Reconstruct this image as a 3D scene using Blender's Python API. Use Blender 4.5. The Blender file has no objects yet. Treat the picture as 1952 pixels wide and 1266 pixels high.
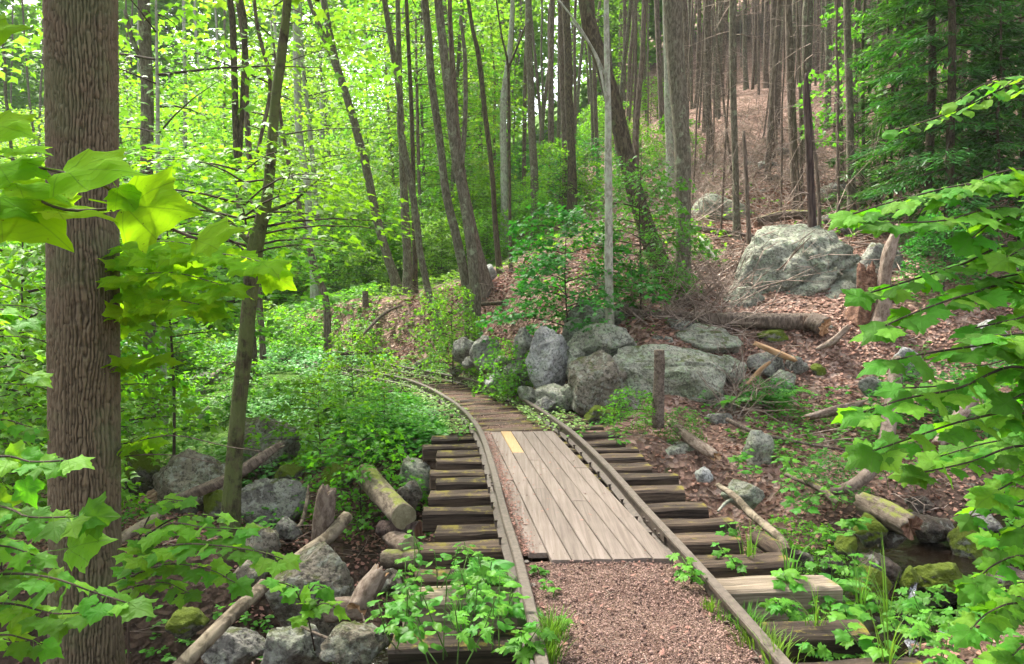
import bpy, bmesh, math, random
import numpy as np
from mathutils import Vector, Matrix
R = math.radians
random.seed(7); rng = np.random.default_rng(7)
scn = bpy.context.scene
COL = scn.collection
# ------------------------------------------------------------------ camera
FPX, CX, CY, CAMZ = 1410.0, 976.0, 633.0, 1.7
PITCH = math.atan(73.0 / FPX)
cam_d = bpy.data.cameras.new('camera'); cam = bpy.data.objects.new('camera', cam_d); COL.objects.link(cam)
cam.location = (0, 0, CAMZ); cam.rotation_euler = (math.pi / 2 - PITCH, 0, 0)
cam_d.sensor_width = 36.0; cam_d.lens = FPX / 1952 * 36; cam_d.clip_start = 0.05; cam_d.clip_end = 600
scn.camera = cam
# ------------------------------------------------------------------ world, sun, exposure
SUN_EL, SUN_AZ = R(56), R(-38)          # azimuth from +Y towards -X: ahead and to the left
w = bpy.data.worlds.new('World'); scn.world = w; w.use_nodes = True
nt = w.node_tree; nt.nodes.clear()
sky = nt.nodes.new('ShaderNodeTexSky'); sky.sky_type = 'NISHITA'; sky.sun_disc = False
sky.sun_elevation = SUN_EL; sky.sun_rotation = SUN_AZ; sky.air_density = 1.0; sky.dust_density = 4.0; sky.ozone_density = 1.0
hs = nt.nodes.new('ShaderNodeHueSaturation'); hs.inputs['Saturation'].default_value = 0.35
bg = nt.nodes.new('ShaderNodeBackground'); bg.inputs['Strength'].default_value = 0.15
ow = nt.nodes.new('ShaderNodeOutputWorld')
nt.links.new(sky.outputs[0], hs.inputs['Color']); nt.links.new(hs.outputs[0], bg.inputs[0]); nt.links.new(bg.outputs[0], ow.inputs[0])
sd = bpy.data.lights.new('sun', 'SUN'); sd.energy = 3.9; sd.angle = R(12); sd.color = (1.0, 0.95, 0.86)
so = bpy.data.objects.new('sun', sd); COL.objects.link(so)
sv = Vector((math.sin(SUN_AZ) * math.cos(SUN_EL), math.cos(SUN_AZ) * math.cos(SUN_EL), math.sin(SUN_EL)))
so.rotation_euler = sv.to_track_quat('Z', 'Y').to_euler(); so.location = (0, 0, 30)
vs = scn.view_settings; scn.display_settings.display_device = 'sRGB'
vs.view_transform = 'Standard'; vs.look = 'None'; vs.gamma = 1; vs.use_curve_mapping = False; vs.exposure = 2.22
cy = scn.cycles
cy.max_bounces = 6; cy.diffuse_bounces = 4; cy.glossy_bounces = 2; cy.transmission_bounces = 4; cy.transparent_max_bounces = 4
cy.use_denoising = True; cy.caustics_reflective = False; cy.caustics_refractive = False; cy.sample_clamp_indirect = 6
cy.use_adaptive_sampling = True; cy.adaptive_threshold = 0.02
# ------------------------------------------------------------------ pixel <-> world
cp, sp = math.cos(PITCH), math.sin(PITCH)
def P(x, y, Y):
    a = (x - CX) / FPX; b = -(y - CY) / FPX
    d = np.array([a, cp + b * sp, -sp + b * cp]); t = Y / d[1]
    return np.array([0, 0, CAMZ]) + d * t
def PX(px, Y): return (px - CX) / FPX * Y * 1.0     # world x at a depth
# ------------------------------------------------------------------ noise
def _h(ix, iy, iz, s):
    h = (ix.astype(np.int64) * 374761393 + iy.astype(np.int64) * 668265263 + iz.astype(np.int64) * 2147483647 + s * 974711) & 0xffffffff
    h = ((h ^ (h >> 13)) * 1274126177) & 0xffffffff
    h = ((h ^ (h >> 16)) * 2246822519) & 0xffffffff
    return ((h ^ (h >> 15)) & 0xffffff) / float(0xffffff)
def vn(p, s=0):
    p = np.asarray(p, float); i = np.floor(p); f = p - i; f = f * f * (3 - 2 * f); i = i.astype(np.int64)
    r = 0
    for a in (0, 1):
        for b in (0, 1):
            for c in (0, 1):
                wgt = (f[:, 0] if a else 1 - f[:, 0]) * (f[:, 1] if b else 1 - f[:, 1]) * (f[:, 2] if c else 1 - f[:, 2])
                r = r + wgt * _h(i[:, 0] + a, i[:, 1] + b, i[:, 2] + c, s)
    return r * 2 - 1
def fbm(p, o=4, s=0, g=0.5):
    r = 0; a = 1; t = 0
    for k in range(o):
        r = r + a * vn(np.asarray(p) * 2 ** k + k * 17.3, s + k); t += a; a *= g
    return r / t
# ------------------------------------------------------------------ object helpers
def mesh_np(name, V, F, mats, smooth=True, midx=None):
    V = np.ascontiguousarray(V, np.float32); F = np.ascontiguousarray(F, np.int32)
    me = bpy.data.meshes.new(name); n, k = F.shape
    me.vertices.add(len(V)); me.vertices.foreach_set('co', V.ravel())
    me.loops.add(n * k); me.loops.foreach_set('vertex_index', F.ravel())
    me.polygons.add(n); me.polygons.foreach_set('loop_start', np.arange(n, dtype=np.int32) * k)
    me.polygons.foreach_set('loop_total', np.full(n, k, np.int32))
    me.polygons.foreach_set('use_smooth', np.full(n, bool(smooth)))
    for m in (mats if isinstance(mats, (list, tuple)) else [mats]): me.materials.append(m)
    if midx is not None: me.polygons.foreach_set('material_index', np.ascontiguousarray(midx, np.int32))
    me.update(calc_edges=True); return me
def join(parts):
    Vs, Fs, o = [], [], 0
    for V, F in parts:
        Vs.append(V); Fs.append(F + o); o += len(V)
    return np.concatenate(Vs), np.concatenate(Fs)
def link(name, me, parent=None, loc=None, rot=None, scale=None):
    o = bpy.data.objects.new(name, me); COL.objects.link(o)
    if parent is not None: o.parent = parent
    if loc is not None: o.location = loc
    if rot is not None: o.rotation_euler = rot
    if scale is not None: o.scale = (scale,) * 3 if isinstance(scale, (int, float)) else scale
    return o
def tag(o, label=None, cat=None, group=None, kind=None):
    if label: o['label'] = label
    if cat: o['category'] = cat
    if group: o['group'] = group
    if kind: o['kind'] = kind
    return o
def thing(name, label, cat, loc=(0, 0, 0), rz=0, group=None):
    return tag(link(name, None, None, tuple(float(v) for v in loc), (0, 0, rz)), label, cat, group)
# ------------------------------------------------------------------ materials
class NB:
    def __init__(s, name):
        s.m = bpy.data.materials.new(name); s.m.use_nodes = True; s.t = s.m.node_tree; s.t.nodes.clear()
        s.out = s.t.nodes.new('ShaderNodeOutputMaterial')
    def n(s, typ, **kw):
        nd = s.t.nodes.new('ShaderNode' + typ)
        for k, v in kw.items():
            if k.startswith('_'): setattr(nd, k[1:], v)
            else:
                key = int(k[1:]) if k[0] == 'i' and k[1:].isdigit() else k.replace('__', ' ')
                if hasattr(v, 'is_output') or isinstance(v, bpy.types.NodeSocket): s.t.links.new(v, nd.inputs[key])
                else: nd.inputs[key].default_value = v
        return nd
    def ramp(s, fac, stops, interp='LINEAR'):
        r = s.t.nodes.new('ShaderNodeValToRGB'); r.color_ramp.interpolation = interp; s.t.links.new(fac, r.inputs[0])
        e = r.color_ramp.elements
        while len(e) < len(stops): e.new(0.5)
        for el, (p, c) in zip(e, stops):
            el.position = p; el.color = (*c, 1) if isinstance(c, tuple) else (c, c, c, 1)
        return r.outputs[0]
    def coord(s, which='Object', scale=(1, 1, 1)):
        tc = s.n('TexCoord'); mp = s.n('Mapping'); s.t.links.new(tc.outputs[which], mp.inputs[0]); mp.inputs['Scale'].default_value = scale
        return mp.outputs[0]
    def noise(s, vec, scale, detail=4, rough=0.55, dist=0.0):
        return s.n('TexNoise', Vector=vec, Scale=scale, Detail=detail, Roughness=rough, Distortion=dist).outputs[0]
    def math(s, op, a, b=0.0, clamp=False):
        nd = s.n('Math', _operation=op, i0=a, i1=b); nd.use_clamp = clamp; return nd.outputs[0]
    def mix(s, f, a, b, mode='MIX'):
        nd = s.t.nodes.new('ShaderNodeMix'); nd.data_type = 'RGBA'; nd.blend_type = mode
        for k, v in ((0, f), (6, a), (7, b)):
            if isinstance(v, bpy.types.NodeSocket): s.t.links.new(v, nd.inputs[k])
            else: nd.inputs[k].default_value = (*v, 1) if isinstance(v, tuple) else v
        return nd.outputs[2]
    def bump(s, h, strength=0.5, dist=0.02, normal=None):
        nd = s.n('Bump', Height=h, Strength=strength, Distance=dist)
        if normal is not None: s.t.links.new(normal, nd.inputs['Normal'])
        return nd.outputs[0]
    def done(s, color, rough=0.85, normal=None, spec=0.3, **kw):
        b = s.n('BsdfPrincipled')
        for k, v in (('Base Color', color), ('Roughness', rough), ('Specular IOR Level', spec)):
            if isinstance(v, bpy.types.NodeSocket): s.t.links.new(v, b.inputs[k])
            else: b.inputs[k].default_value = (*v, 1) if isinstance(v, tuple) else v
        for k, v in kw.items(): b.inputs[k].default_value = v
        if normal is not None: s.t.links.new(normal, b.inputs['Normal'])
        s.t.links.new(b.outputs[0], s.out.inputs[0]); return s.m
def leaf_mat(name, refl, trans, tf=0.45, hue=0.02, val=0.5, veins=False, rough=0.45):
    b = NB(name); g = b.n('NewGeometry'); oi = b.n('ObjectInfo')
    rnd = b.math('ADD', g.outputs['Random Per Island'], oi.outputs['Random']); rnd = b.math('FRACT', rnd)
    mr = b.n('MapRange', Value=rnd); mr.inputs['To Min'].default_value = 1 - val * 0.55; mr.inputs['To Max'].default_value = 1 + val * 0.55
    h2 = b.n('MapRange', Value=oi.outputs['Random']); h2.inputs['To Min'].default_value = 0.5 - hue; h2.inputs['To Max'].default_value = 0.5 + hue
    def var(c):
        n = b.n('HueSaturation'); n.inputs['Color'].default_value = (*c, 1)
        b.t.links.new(h2.outputs[0], n.inputs['Hue']); b.t.links.new(mr.outputs[0], n.inputs['Value']); return n.outputs[0]
    c1, c2 = var(refl), var(trans)
    nrm = None
    if veins:
        tc = b.coord('Object'); sep = b.n('SeparateXYZ', Vector=tc)
        ax = b.math('ABSOLUTE', sep.outputs[0]); yy = sep.outputs[1]; tot = None
        for ang in (0, 38, 78):
            s_, c_ = math.sin(R(ang)), math.cos(R(ang))
            d = b.math('ABSOLUTE', b.math('SUBTRACT', b.math('MULTIPLY', ax, c_), b.math('MULTIPLY', yy, s_)))
            v = b.math('SUBTRACT', 1.0, b.math('DIVIDE', d, 0.013), True)
            tot = v if tot is None else b.math('MAXIMUM', tot, v)
        # finer side veins
        wv = b.n('TexWave', Vector=tc, Scale=5.0, Distortion=1.5, _bands_direction='DIAGONAL').outputs['Fac']
        sm = b.math('MULTIPLY', b.math('POWER', wv, 12.0), 0.25)
        tot = b.math('ADD', tot, sm, True)
        c1 = b.mix(b.math('MULTIPLY', tot, 0.35), c1, (0.14, 0.22, 0.05)); c2 = b.mix(b.math('MULTIPLY', tot, 0.45), c2, (0.07, 0.16, 0.01))
        blot = b.noise(tc, 9, 3); c1 = b.mix(b.math('MULTIPLY', blot, 0.25), c1, (0.03, 0.08, 0.012))
        spot = b.ramp(b.noise(tc, 14, 2), [(0.70, 0.0), (0.74, 1.0)]); c1 = b.mix(b.math('MULTIPLY', spot, 0.8), c1, (0.10, 0.07, 0.02)); c2 = b.mix(b.math('MULTIPLY', spot, 0.8), c2, (0.07, 0.04, 0.01))
        nrm = b.bump(tot, 0.5, 0.01)
    p = b.n('BsdfPrincipled', Roughness=rough); b.t.links.new(c1, p.inputs['Base Color']); p.inputs['Specular IOR Level'].default_value = 0.03 if rough > .8 else 0.16
    t = b.n('BsdfTranslucent'); b.t.links.new(c2, t.inputs[0])
    if nrm: b.t.links.new(nrm, p.inputs['Normal'])
    m = b.n('MixShader', i0=tf); b.t.links.new(p.outputs[0], m.inputs[1]); b.t.links.new(t.outputs[0], m.inputs[2])
    b.t.links.new(m.outputs[0], b.out.inputs[0]); return b.m
M = {}
M['leaf_near'] = leaf_mat('leaf_near', (0.10, 0.235, 0.010), (0.34, 0.62, 0.008), 0.66, 0.006, 0.3, True, 0.9)
M['leaf_right'] = leaf_mat('leaf_right', (0.085, 0.24, 0.016), (0.17, 0.46, 0.012), 0.45, 0.02, 0.75, True, 0.6)
M['leaf_left'] = leaf_mat('leaf_left', (0.085, 0.235, 0.014), (0.20, 0.48, 0.010), 0.5, 0.02, 0.7, True, 0.6)
M['leaf_plant'] = leaf_mat('leaf_plant', (0.075, 0.225, 0.022), (0.13, 0.38, 0.018), 0.4, 0.015, 0.6, False)
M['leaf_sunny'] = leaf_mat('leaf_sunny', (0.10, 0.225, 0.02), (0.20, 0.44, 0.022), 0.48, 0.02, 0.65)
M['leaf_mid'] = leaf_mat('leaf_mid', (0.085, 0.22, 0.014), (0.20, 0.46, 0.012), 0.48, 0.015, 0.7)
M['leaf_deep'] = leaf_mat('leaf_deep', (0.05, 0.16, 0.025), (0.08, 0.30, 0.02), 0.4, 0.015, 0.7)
M['leaf_cover'] = leaf_mat('leaf_cover', (0.185, 0.36, 0.11), (0.20, 0.42, 0.08), 0.4, 0.03, 1.0)
M['leaf_conifer'] = leaf_mat('leaf_conifer', (0.04, 0.12, 0.025), (0.06, 0.20, 0.015), 0.3, 0.015, 0.9)
M['leaf_fern'] = leaf_mat('leaf_fern', (0.08, 0.25, 0.035), (0.12, 0.42, 0.03), 0.4, 0.01, 0.4)
M['grass'] = leaf_mat('grass', (0.10, 0.22, 0.03), (0.14, 0.32, 0.02), 0.35, 0.02, 0.8)
M['litter'] = leaf_mat('litter', (0.235, 0.135, 0.095), (0.16, 0.07, 0.04), 0.12, 0.02, 1.1, False, 0.7)
def bark(name, dark, light, zs=0.12, scale=14, bumpd=0.02, lichen=None, lamt=0.0, attr=False):
    b = NB(name); v = b.coord('Object', (1, 1, zs)); v2 = b.coord('Object')
    n1 = b.noise(v, scale, 6, 0.65, 0.6); n2 = b.noise(v2, 2.3, 4); n3 = b.noise(v, scale * 4, 3)
    h = b.math('ADD', n1, b.math('MULTIPLY', n3, 0.35))
    c = b.ramp(n1, [(0.42, dark), (0.58, light)])
    c = b.mix(b.math('MULTIPLY', n2, 0.5), c, tuple(x * 0.55 for x in light))
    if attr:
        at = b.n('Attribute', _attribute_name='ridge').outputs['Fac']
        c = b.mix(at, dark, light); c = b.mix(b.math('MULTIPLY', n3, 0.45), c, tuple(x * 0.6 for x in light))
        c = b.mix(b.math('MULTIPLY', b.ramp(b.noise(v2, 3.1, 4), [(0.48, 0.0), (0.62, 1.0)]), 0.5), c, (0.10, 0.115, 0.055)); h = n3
    if lichen:
        l = b.ramp(b.noise(v2, 5, 5, 0.7), [(0.62 - lamt, 0.0), (0.72 - lamt, 1.0)])
        c = b.mix(b.math('MULTIPLY', l, 0.7), c, lichen)
    return b.done(c, 0.9, b.bump(h, 1.0, bumpd * 2), 0.12)
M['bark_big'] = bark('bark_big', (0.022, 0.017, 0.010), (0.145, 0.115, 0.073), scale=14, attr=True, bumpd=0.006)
M['bark_grey'] = bark('bark_grey', (0.06, 0.05, 0.035), (0.165, 0.145, 0.105), 0.3, 30, 0.010, (0.24, 0.27, 0.17), 0.06)
M['bark_pale'] = bark('bark_pale', (0.17, 0.16, 0.12), (0.36, 0.35, 0.29), 0.5, 16, 0.01, (0.30, 0.35, 0.24), 0.12)
M['bark_dark'] = bark('bark_dark', (0.035, 0.028, 0.02), (0.11, 0.088, 0.058), 0.3, 26, 0.010, (0.10, 0.12, 0.06), 0.03)
M['bark_moss'] = bark('bark_moss', (0.028, 0.025, 0.014), (0.095, 0.082, 0.046), 0.25, 20, 0.03, (0.11, 0.135, 0.045), 0.2)
M['bark_brown'] = bark('bark_brown', (0.055, 0.04, 0.031), (0.175, 0.135, 0.105), 0.22, 26, 0.010, (0.22, 0.21, 0.17), 0.0)
M['bark_snag'] = bark('bark_snag', (0.03, 0.02, 0.018), (0.10, 0.07, 0.06), 0.1, 20, 0.02)
M['twig'] = bark('twig', (0.13, 0.095, 0.075), (0.36, 0.28, 0.23), 1, 6, 0.003)
M['twig_dark'] = bark('twig_dark', (0.03, 0.022, 0.016), (0.08, 0.06, 0.045), 1, 6, 0.003)
def wood(name, dark, light, axis=0, scale=9, moss=0.0, mosscol=(0.12, 0.13, 0.02), bumpd=0.01, st=0.06, rnd=0.5):
    b = NB(name); s = [1, 1, 1]; s[axis] = st
    v = b.coord('Object', tuple(s)); v2 = b.coord('Object'); oi = b.n('ObjectInfo').outputs['Random']
    v = b.n('VectorMath', _operation='ADD', i0=v, i1=b.n('CombineXYZ', X=b.math('MULTIPLY', oi, 40.0), Y=b.math('MULTIPLY', oi, 13.0)).outputs[0]).outputs[0]
    n1 = b.noise(v, scale * 3, 7, 0.7, 0.4); n2 = b.noise(v2, 3, 3)
    c = b.ramp(n1, [(0.38, dark), (0.62, light)]); c = b.mix(b.math('MULTIPLY', b.ramp(n2, [(0.4, 0.0), (0.65, 1.0)]), 0.4), c, dark)
    c = b.mix(1.0, c, b.ramp(oi, [(0, 1 - rnd * 0.5), (1, 1.0 + rnd * 0.3)]), 'MULTIPLY')
    if moss > 0:
        g = b.n('SeparateXYZ', Vector=b.n('NewGeometry').outputs['Normal']).outputs[2]
        k = b.math('ADD', b.math('MULTIPLY', g, 0.5), b.math('SUBTRACT', b.noise(v2, 7, 5, 0.7), 1.14 - moss * 0.2))
        k = b.ramp(k, [(0.0, 0.0), (0.12, 1.0)])
        c = b.mix(b.math('MULTIPLY', k, 0.85), c, mosscol)
    return b.done(c, 0.85, b.bump(n1, 0.9, bumpd), 0.2)
M['tie'] = wood('tie', (0.018, 0.012, 0.009), (0.125, 0.087, 0.058), 0, 9, 0.72, (0.16, 0.13, 0.02), 0.015, 0.06, 0.9)
M['tie_pale'] = wood('tie_pale', (0.06, 0.045, 0.03), (0.34, 0.27, 0.20), 0, 9, 0.40, (0.17, 0.15, 0.03), 0.012, 0.05, 0.3)
M['plank'] = wood('plank', (0.135, 0.105, 0.085), (0.215, 0.173, 0.145), 1, 12, 0, bumpd=0.0025, st=0.03, rnd=0.32)
M['plank_new'] = wood('plank_new', (0.33, 0.215, 0.105), (0.42, 0.29, 0.155), 1, 12, 0, bumpd=0.001, st=0.03, rnd=0.1)
M['birch'] = bark('birch', (0.06, 0.045, 0.03), (0.26, 0.21, 0.15), 1.0, 9, .01)
M['deadwood'] = wood('deadwood', (0.09, 0.06, 0.042), (0.30, 0.235, 0.185), 0, 6, 0, bumpd=0.02, st=0.5)
M['deadwood_moss'] = wood('deadwood_moss', (0.07, 0.05, 0.035), (0.25, 0.20, 0.15), 0, 6, 1.25, (0.15, 0.17, 0.025), 0.02, 0.5)
M['rotten'] = wood('rotten', (0.07, 0.03, 0.018), (0.30, 0.17, 0.11), 2, 7, 0, bumpd=0.04, st=0.15)
M['cut_wood'] = wood('cut_wood', (0.16, 0.14, 0.08), (0.34, 0.31, 0.20), 0, 5, 0, bumpd=0.004, st=1)
M['orange_wood'] = wood('orange_wood', (0.22, 0.11, 0.05), (0.50, 0.33, 0.19), 0, 5, 0, bumpd=0.01, st=0.3)
b = NB('rail_steel'); v = b.coord('Object'); n1 = b.noise(v, 25, 5, 0.7); n2 = b.noise(v, 3, 3)
rz = b.n('SeparateXYZ', Vector=v).outputs[2]
c = b.ramp(n1, [(0.35, (0.035, 0.024, 0.018)), (0.65, (0.105, 0.078, 0.058))]); c = b.mix(b.math('MULTIPLY', n2, 0.4), c, (0.075, 0.055, 0.042))
c = b.mix(b.math('MULTIPLY', b.ramp(rz, [(0.0, 1.0), (0.0001, 1.0)]), 0.0), c, c)
topm = b.math('GREATER_THAN', b.math('ADD', rz, b.math('MULTIPLY', b.n('SeparateXYZ', Vector=b.n('NewGeometry').outputs['Normal']).outputs[2], 0.2)), 0.17)
c = b.mix(b.math('MULTIPLY', topm, 0.75), c, b.ramp(n1, [(0.35, (0.065, 0.05, 0.038)), (0.65, (0.14, 0.11, 0.087))]))
M['rail'] = b.done(c, 0.6, b.bump(n1, 0.35, 0.004), 0.4)
def rockm(name, base, dark, lichen, moss, mosscol=(0.09, 0.11, 0.02), lam=0.0, sc=1.0):
    b = NB(name); v = b.coord('Object'); oi = b.n('ObjectInfo').outputs['Random']
    v = b.n('VectorMath', _operation='ADD', i0=v, i1=b.n('CombineXYZ', X=b.math('MULTIPLY', oi, 50.0)).outputs[0]).outputs[0]
    n1 = b.noise(v, 2.2 * sc, 8, 0.68, 0.3); n2 = b.noise(v, 5.5 * sc, 7, 0.72); n3 = b.noise(v, 24 * sc, 5, 0.7)
    vo = b.n('TexVoronoi', Vector=v, Scale=16 * sc, _feature='F1').outputs['Distance']
    c = b.ramp(n1, [(0.38, dark), (0.5, base), (0.62, tuple(min(1, x * 1.4) for x in base))])
    c = b.mix(b.ramp(n2, [(0.50, 0.0), (0.56, 0.9)]), c, lichen)
    c = b.mix(b.math('MULTIPLY', b.ramp(n3, [(0.42, 1.0), (0.50, 0.0)]), 0.7), c, tuple(x * 0.25 for x in base))
    crv_shade = b.ramp(b.noise(v, 5 * sc, 7, 0.75, 1.2), [(0.36, 1.0), (0.43, 0.0)]); c = b.mix(b.math('MULTIPLY', crv_shade, 0.6), c, tuple(x * 0.3 for x in dark))  # crevice shade painted into the rock colour along a noise threshold
    c = b.mix(b.math('MULTIPLY', b.ramp(b.math('ADD', n2, b.math('MULTIPLY', vo, 0.4)), [(0.78, 0.0), (0.86, 1.0)]), 0.5), c, (0.36, 0.36, 0.32))
    if moss > 0:
        g = b.n('SeparateXYZ', Vector=b.n('NewGeometry').outputs['Normal']).outputs[2]
        k = b.math('ADD', b.math('MULTIPLY', g, 0.42), b.math('SUBTRACT', b.noise(v, 3.5, 6, 0.7), 1.06 - moss * 0.62))
        k = b.ramp(k, [(0.0, 0.0), (0.12, 1.0)])
        c = b.mix(b.math('MULTIPLY', k, 0.9), c, b.mix(n3, tuple(x * 0.5 for x in mosscol), mosscol))
    h = b.math('ADD', b.math('MULTIPLY', n1, 1.6), b.math('ADD', n2, b.math('MULTIPLY', n3, 0.5)))
    return b.done(c, 0.92, b.bump(h, 1.0, 0.09 / sc ** 0.5), 0.15)
M['rock'] = rockm('rock', (0.225, 0.213, 0.188), (0.11, 0.10, 0.085), (0.30, 0.31, 0.24), 0.25)
M['rock_pale'] = rockm('rock_pale', (0.37, 0.36, 0.345), (0.18, 0.175, 0.17), (0.30, 0.31, 0.27), 0.0)
M['rock_lichen'] = rockm('rock_lichen', (0.30, 0.295, 0.235), (0.15, 0.16, 0.105), (0.29, 0.34, 0.22), 0.30, (0.11, 0.13, 0.035), 0.1)
M['rock_boulder'] = rockm('rock_boulder', (0.21, 0.21, 0.165), (0.095, 0.10, 0.065), (0.25, 0.29, 0.20), 0.1, (0.10, 0.12, 0.035), 0.1, 0.8)
M['rock_brown'] = rockm('rock_brown', (0.195, 0.168, 0.13), (0.09, 0.078, 0.055), (0.22, 0.22, 0.16), 0.33)
M['rock_mossy'] = rockm('rock_mossy', (0.12, 0.11, 0.09), (0.05, 0.045, 0.03), (0.14, 0.15, 0.09), 1.05, (0.13, 0.18, 0.010))
M['rock_wet'] = rockm('rock_wet', (0.085, 0.065, 0.05), (0.03, 0.024, 0.02), (0.10, 0.09, 0.06), 0.15)
M['rock_wet'].node_tree.nodes['Principled BSDF'].inputs['Roughness'].default_value = 0.4
# terrain
b = NB('forest_floor'); v = b.coord('Object')
vo = b.n('TexVoronoi', Vector=b.n('VectorMath', _operation='ADD', i0=v, i1=b.n('VectorMath', _operation='SCALE', i0=b.n('TexNoise', Vector=v, Scale=6.0).outputs['Color'], Scale=0.15).outputs[0]).outputs[0], Scale=13.0)
vc = b.n('SeparateColor', Color=vo.outputs['Color']).outputs[0]
lit = b.ramp(vc, [(0.0, (0.09, 0.05, 0.035)), (0.35, (0.18, 0.105, 0.078)), (0.7, (0.29, 0.18, 0.14)), (1.0, (0.40, 0.29, 0.235))])
lit = b.mix(b.ramp(b.noise(v, 1.2, 5), [(0.4, 0.0), (0.65, 0.6)]), lit, (0.085, 0.06, 0.042))
gc = b.ramp(b.noise(v, 22, 5, 0.7), [(0.35, (0.03, 0.06, 0.012)), (0.6, (0.10, 0.19, 0.03)), (0.75, (0.16, 0.25, 0.05))])
at = b.n('Attribute', _attribute_name='green').outputs['Fac']
k = b.ramp(b.math('ADD', at, b.math('MULTIPLY', b.math('SUBTRACT', b.noise(v, 1.7, 6, 0.7), 0.5), 1.4)), [(0.42, 0.0), (0.6, 1.0)])
c = b.mix(k, lit, gc)
dk = b.n('Attribute', _attribute_name='soil').outputs['Fac']
c = b.mix(dk, c, b.ramp(b.noise(v, 9, 6, 0.7), [(0.3, (0.02, 0.014, 0.01)), (0.7, (0.085, 0.055, 0.04))]))
h = b.math('ADD', b.math('MULTIPLY', vo.outputs['Distance'], 1.2), b.noise(v, 5, 8, 0.7))
M['floor'] = b.done(c, 0.95, b.bump(h, 1.0, 0.06), 0.1)
b = NB('path_gravel'); v = b.coord('Object')
vo = b.n('TexVoronoi', Vector=v, Scale=110.0); vc = b.n('SeparateColor', Color=vo.outputs['Color']).outputs[0]
c = b.ramp(vc, [(0.0, (0.07, 0.038, 0.03)), (0.5, (0.155, 0.095, 0.07)), (0.85, (0.235, 0.155, 0.12)), (1.0, (0.32, 0.235, 0.185))])
c = b.mix(b.ramp(b.noise(v, 2.2, 5), [(0.38, 0.75), (0.58, 0.0)]), c, (0.075, 0.04, 0.03))
M['gravel'] = b.done(c, 0.95, b.bump(b.math('ADD', vo.outputs['Distance'], b.noise(v, 14, 5)), 1.0, 0.012), 0.15)
M['chips'] = leaf_mat('chips', (0.20, 0.135, 0.102), (0.1, 0.05, 0.04), 0.02, 0.02, 1.3, False, 0.8)
b = NB('creek_water'); v = b.coord('Object')
M['water'] = b.done((0.008, 0.005, 0.003), 0.05, b.bump(b.noise(v, 7, 4, 0.6, 1.0), 0.5, 0.03), 0.6)
b = NB('foam'); v = b.coord('Object')
M['foam'] = b.done(b.ramp(b.noise(v, 60, 4), [(0.42, (0.05, 0.045, 0.045)), (0.68, (0.50, 0.50, 0.54))]), 0.3, b.bump(b.noise(v, 50, 4), 0.8, 0.01), 0.5)
b = NB('far_green'); v = b.coord('Object')
# ------------------------------------------------------------------ track centre line
CL = np.array([(.98,-6),(.9,-2),(.82,1.0),(.70,3.4),(.60,4.8),(.50,5.8),(.36,7.4),(.10,9.6),(-.42,12.0),(-1.28,14.3),(-2.35,16.1),(-3.9,18.0),(-6.2,20.3),(-9.6,23.2),(-13.5,26.0),(-18,28.6)], float)
def catmull(pts, n):
    pts = np.asarray(pts, float); Pp = np.vstack([2 * pts[0] - pts[1], pts, 2 * pts[-1] - pts[-2]]); out = []
    for i in range(len(pts) - 1):
        p0, p1, p2, p3 = Pp[i:i + 4]
        for t in np.linspace(0, 1, n, endpoint=False):
            out.append(0.5 * ((2 * p1) + (-p0 + p2) * t + (2 * p0 - 5 * p1 + 4 * p2 - p3) * t * t + (-p0 + 3 * p1 - 3 * p2 + p3) * t ** 3))
    out.append(pts[-1]); return np.array(out)
_c = catmull(CL, 24); _s = np.r_[0, np.cumsum(np.linalg.norm(np.diff(_c, axis=0), axis=1))]
SMAX = _s[-1]; _sg = np.arange(0, SMAX, 0.1)
CC = np.c_[np.interp(_sg, _s, _c[:, 0]), np.interp(_sg, _s, _c[:, 1])]
for _ in range(12): CC[1:-1] = (CC[:-2] + 2 * CC[1:-1] + CC[2:]) / 4
CT = np.gradient(CC, axis=0); CT /= np.linalg.norm(CT, axis=1)[:, None]; CN = np.c_[CT[:, 1], -CT[:, 0]]    # CN points right
def track_at(Y):
    i = int(np.argmin(np.abs(CC[:, 1] - Y))); return CC[i], CT[i], CN[i]
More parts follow.
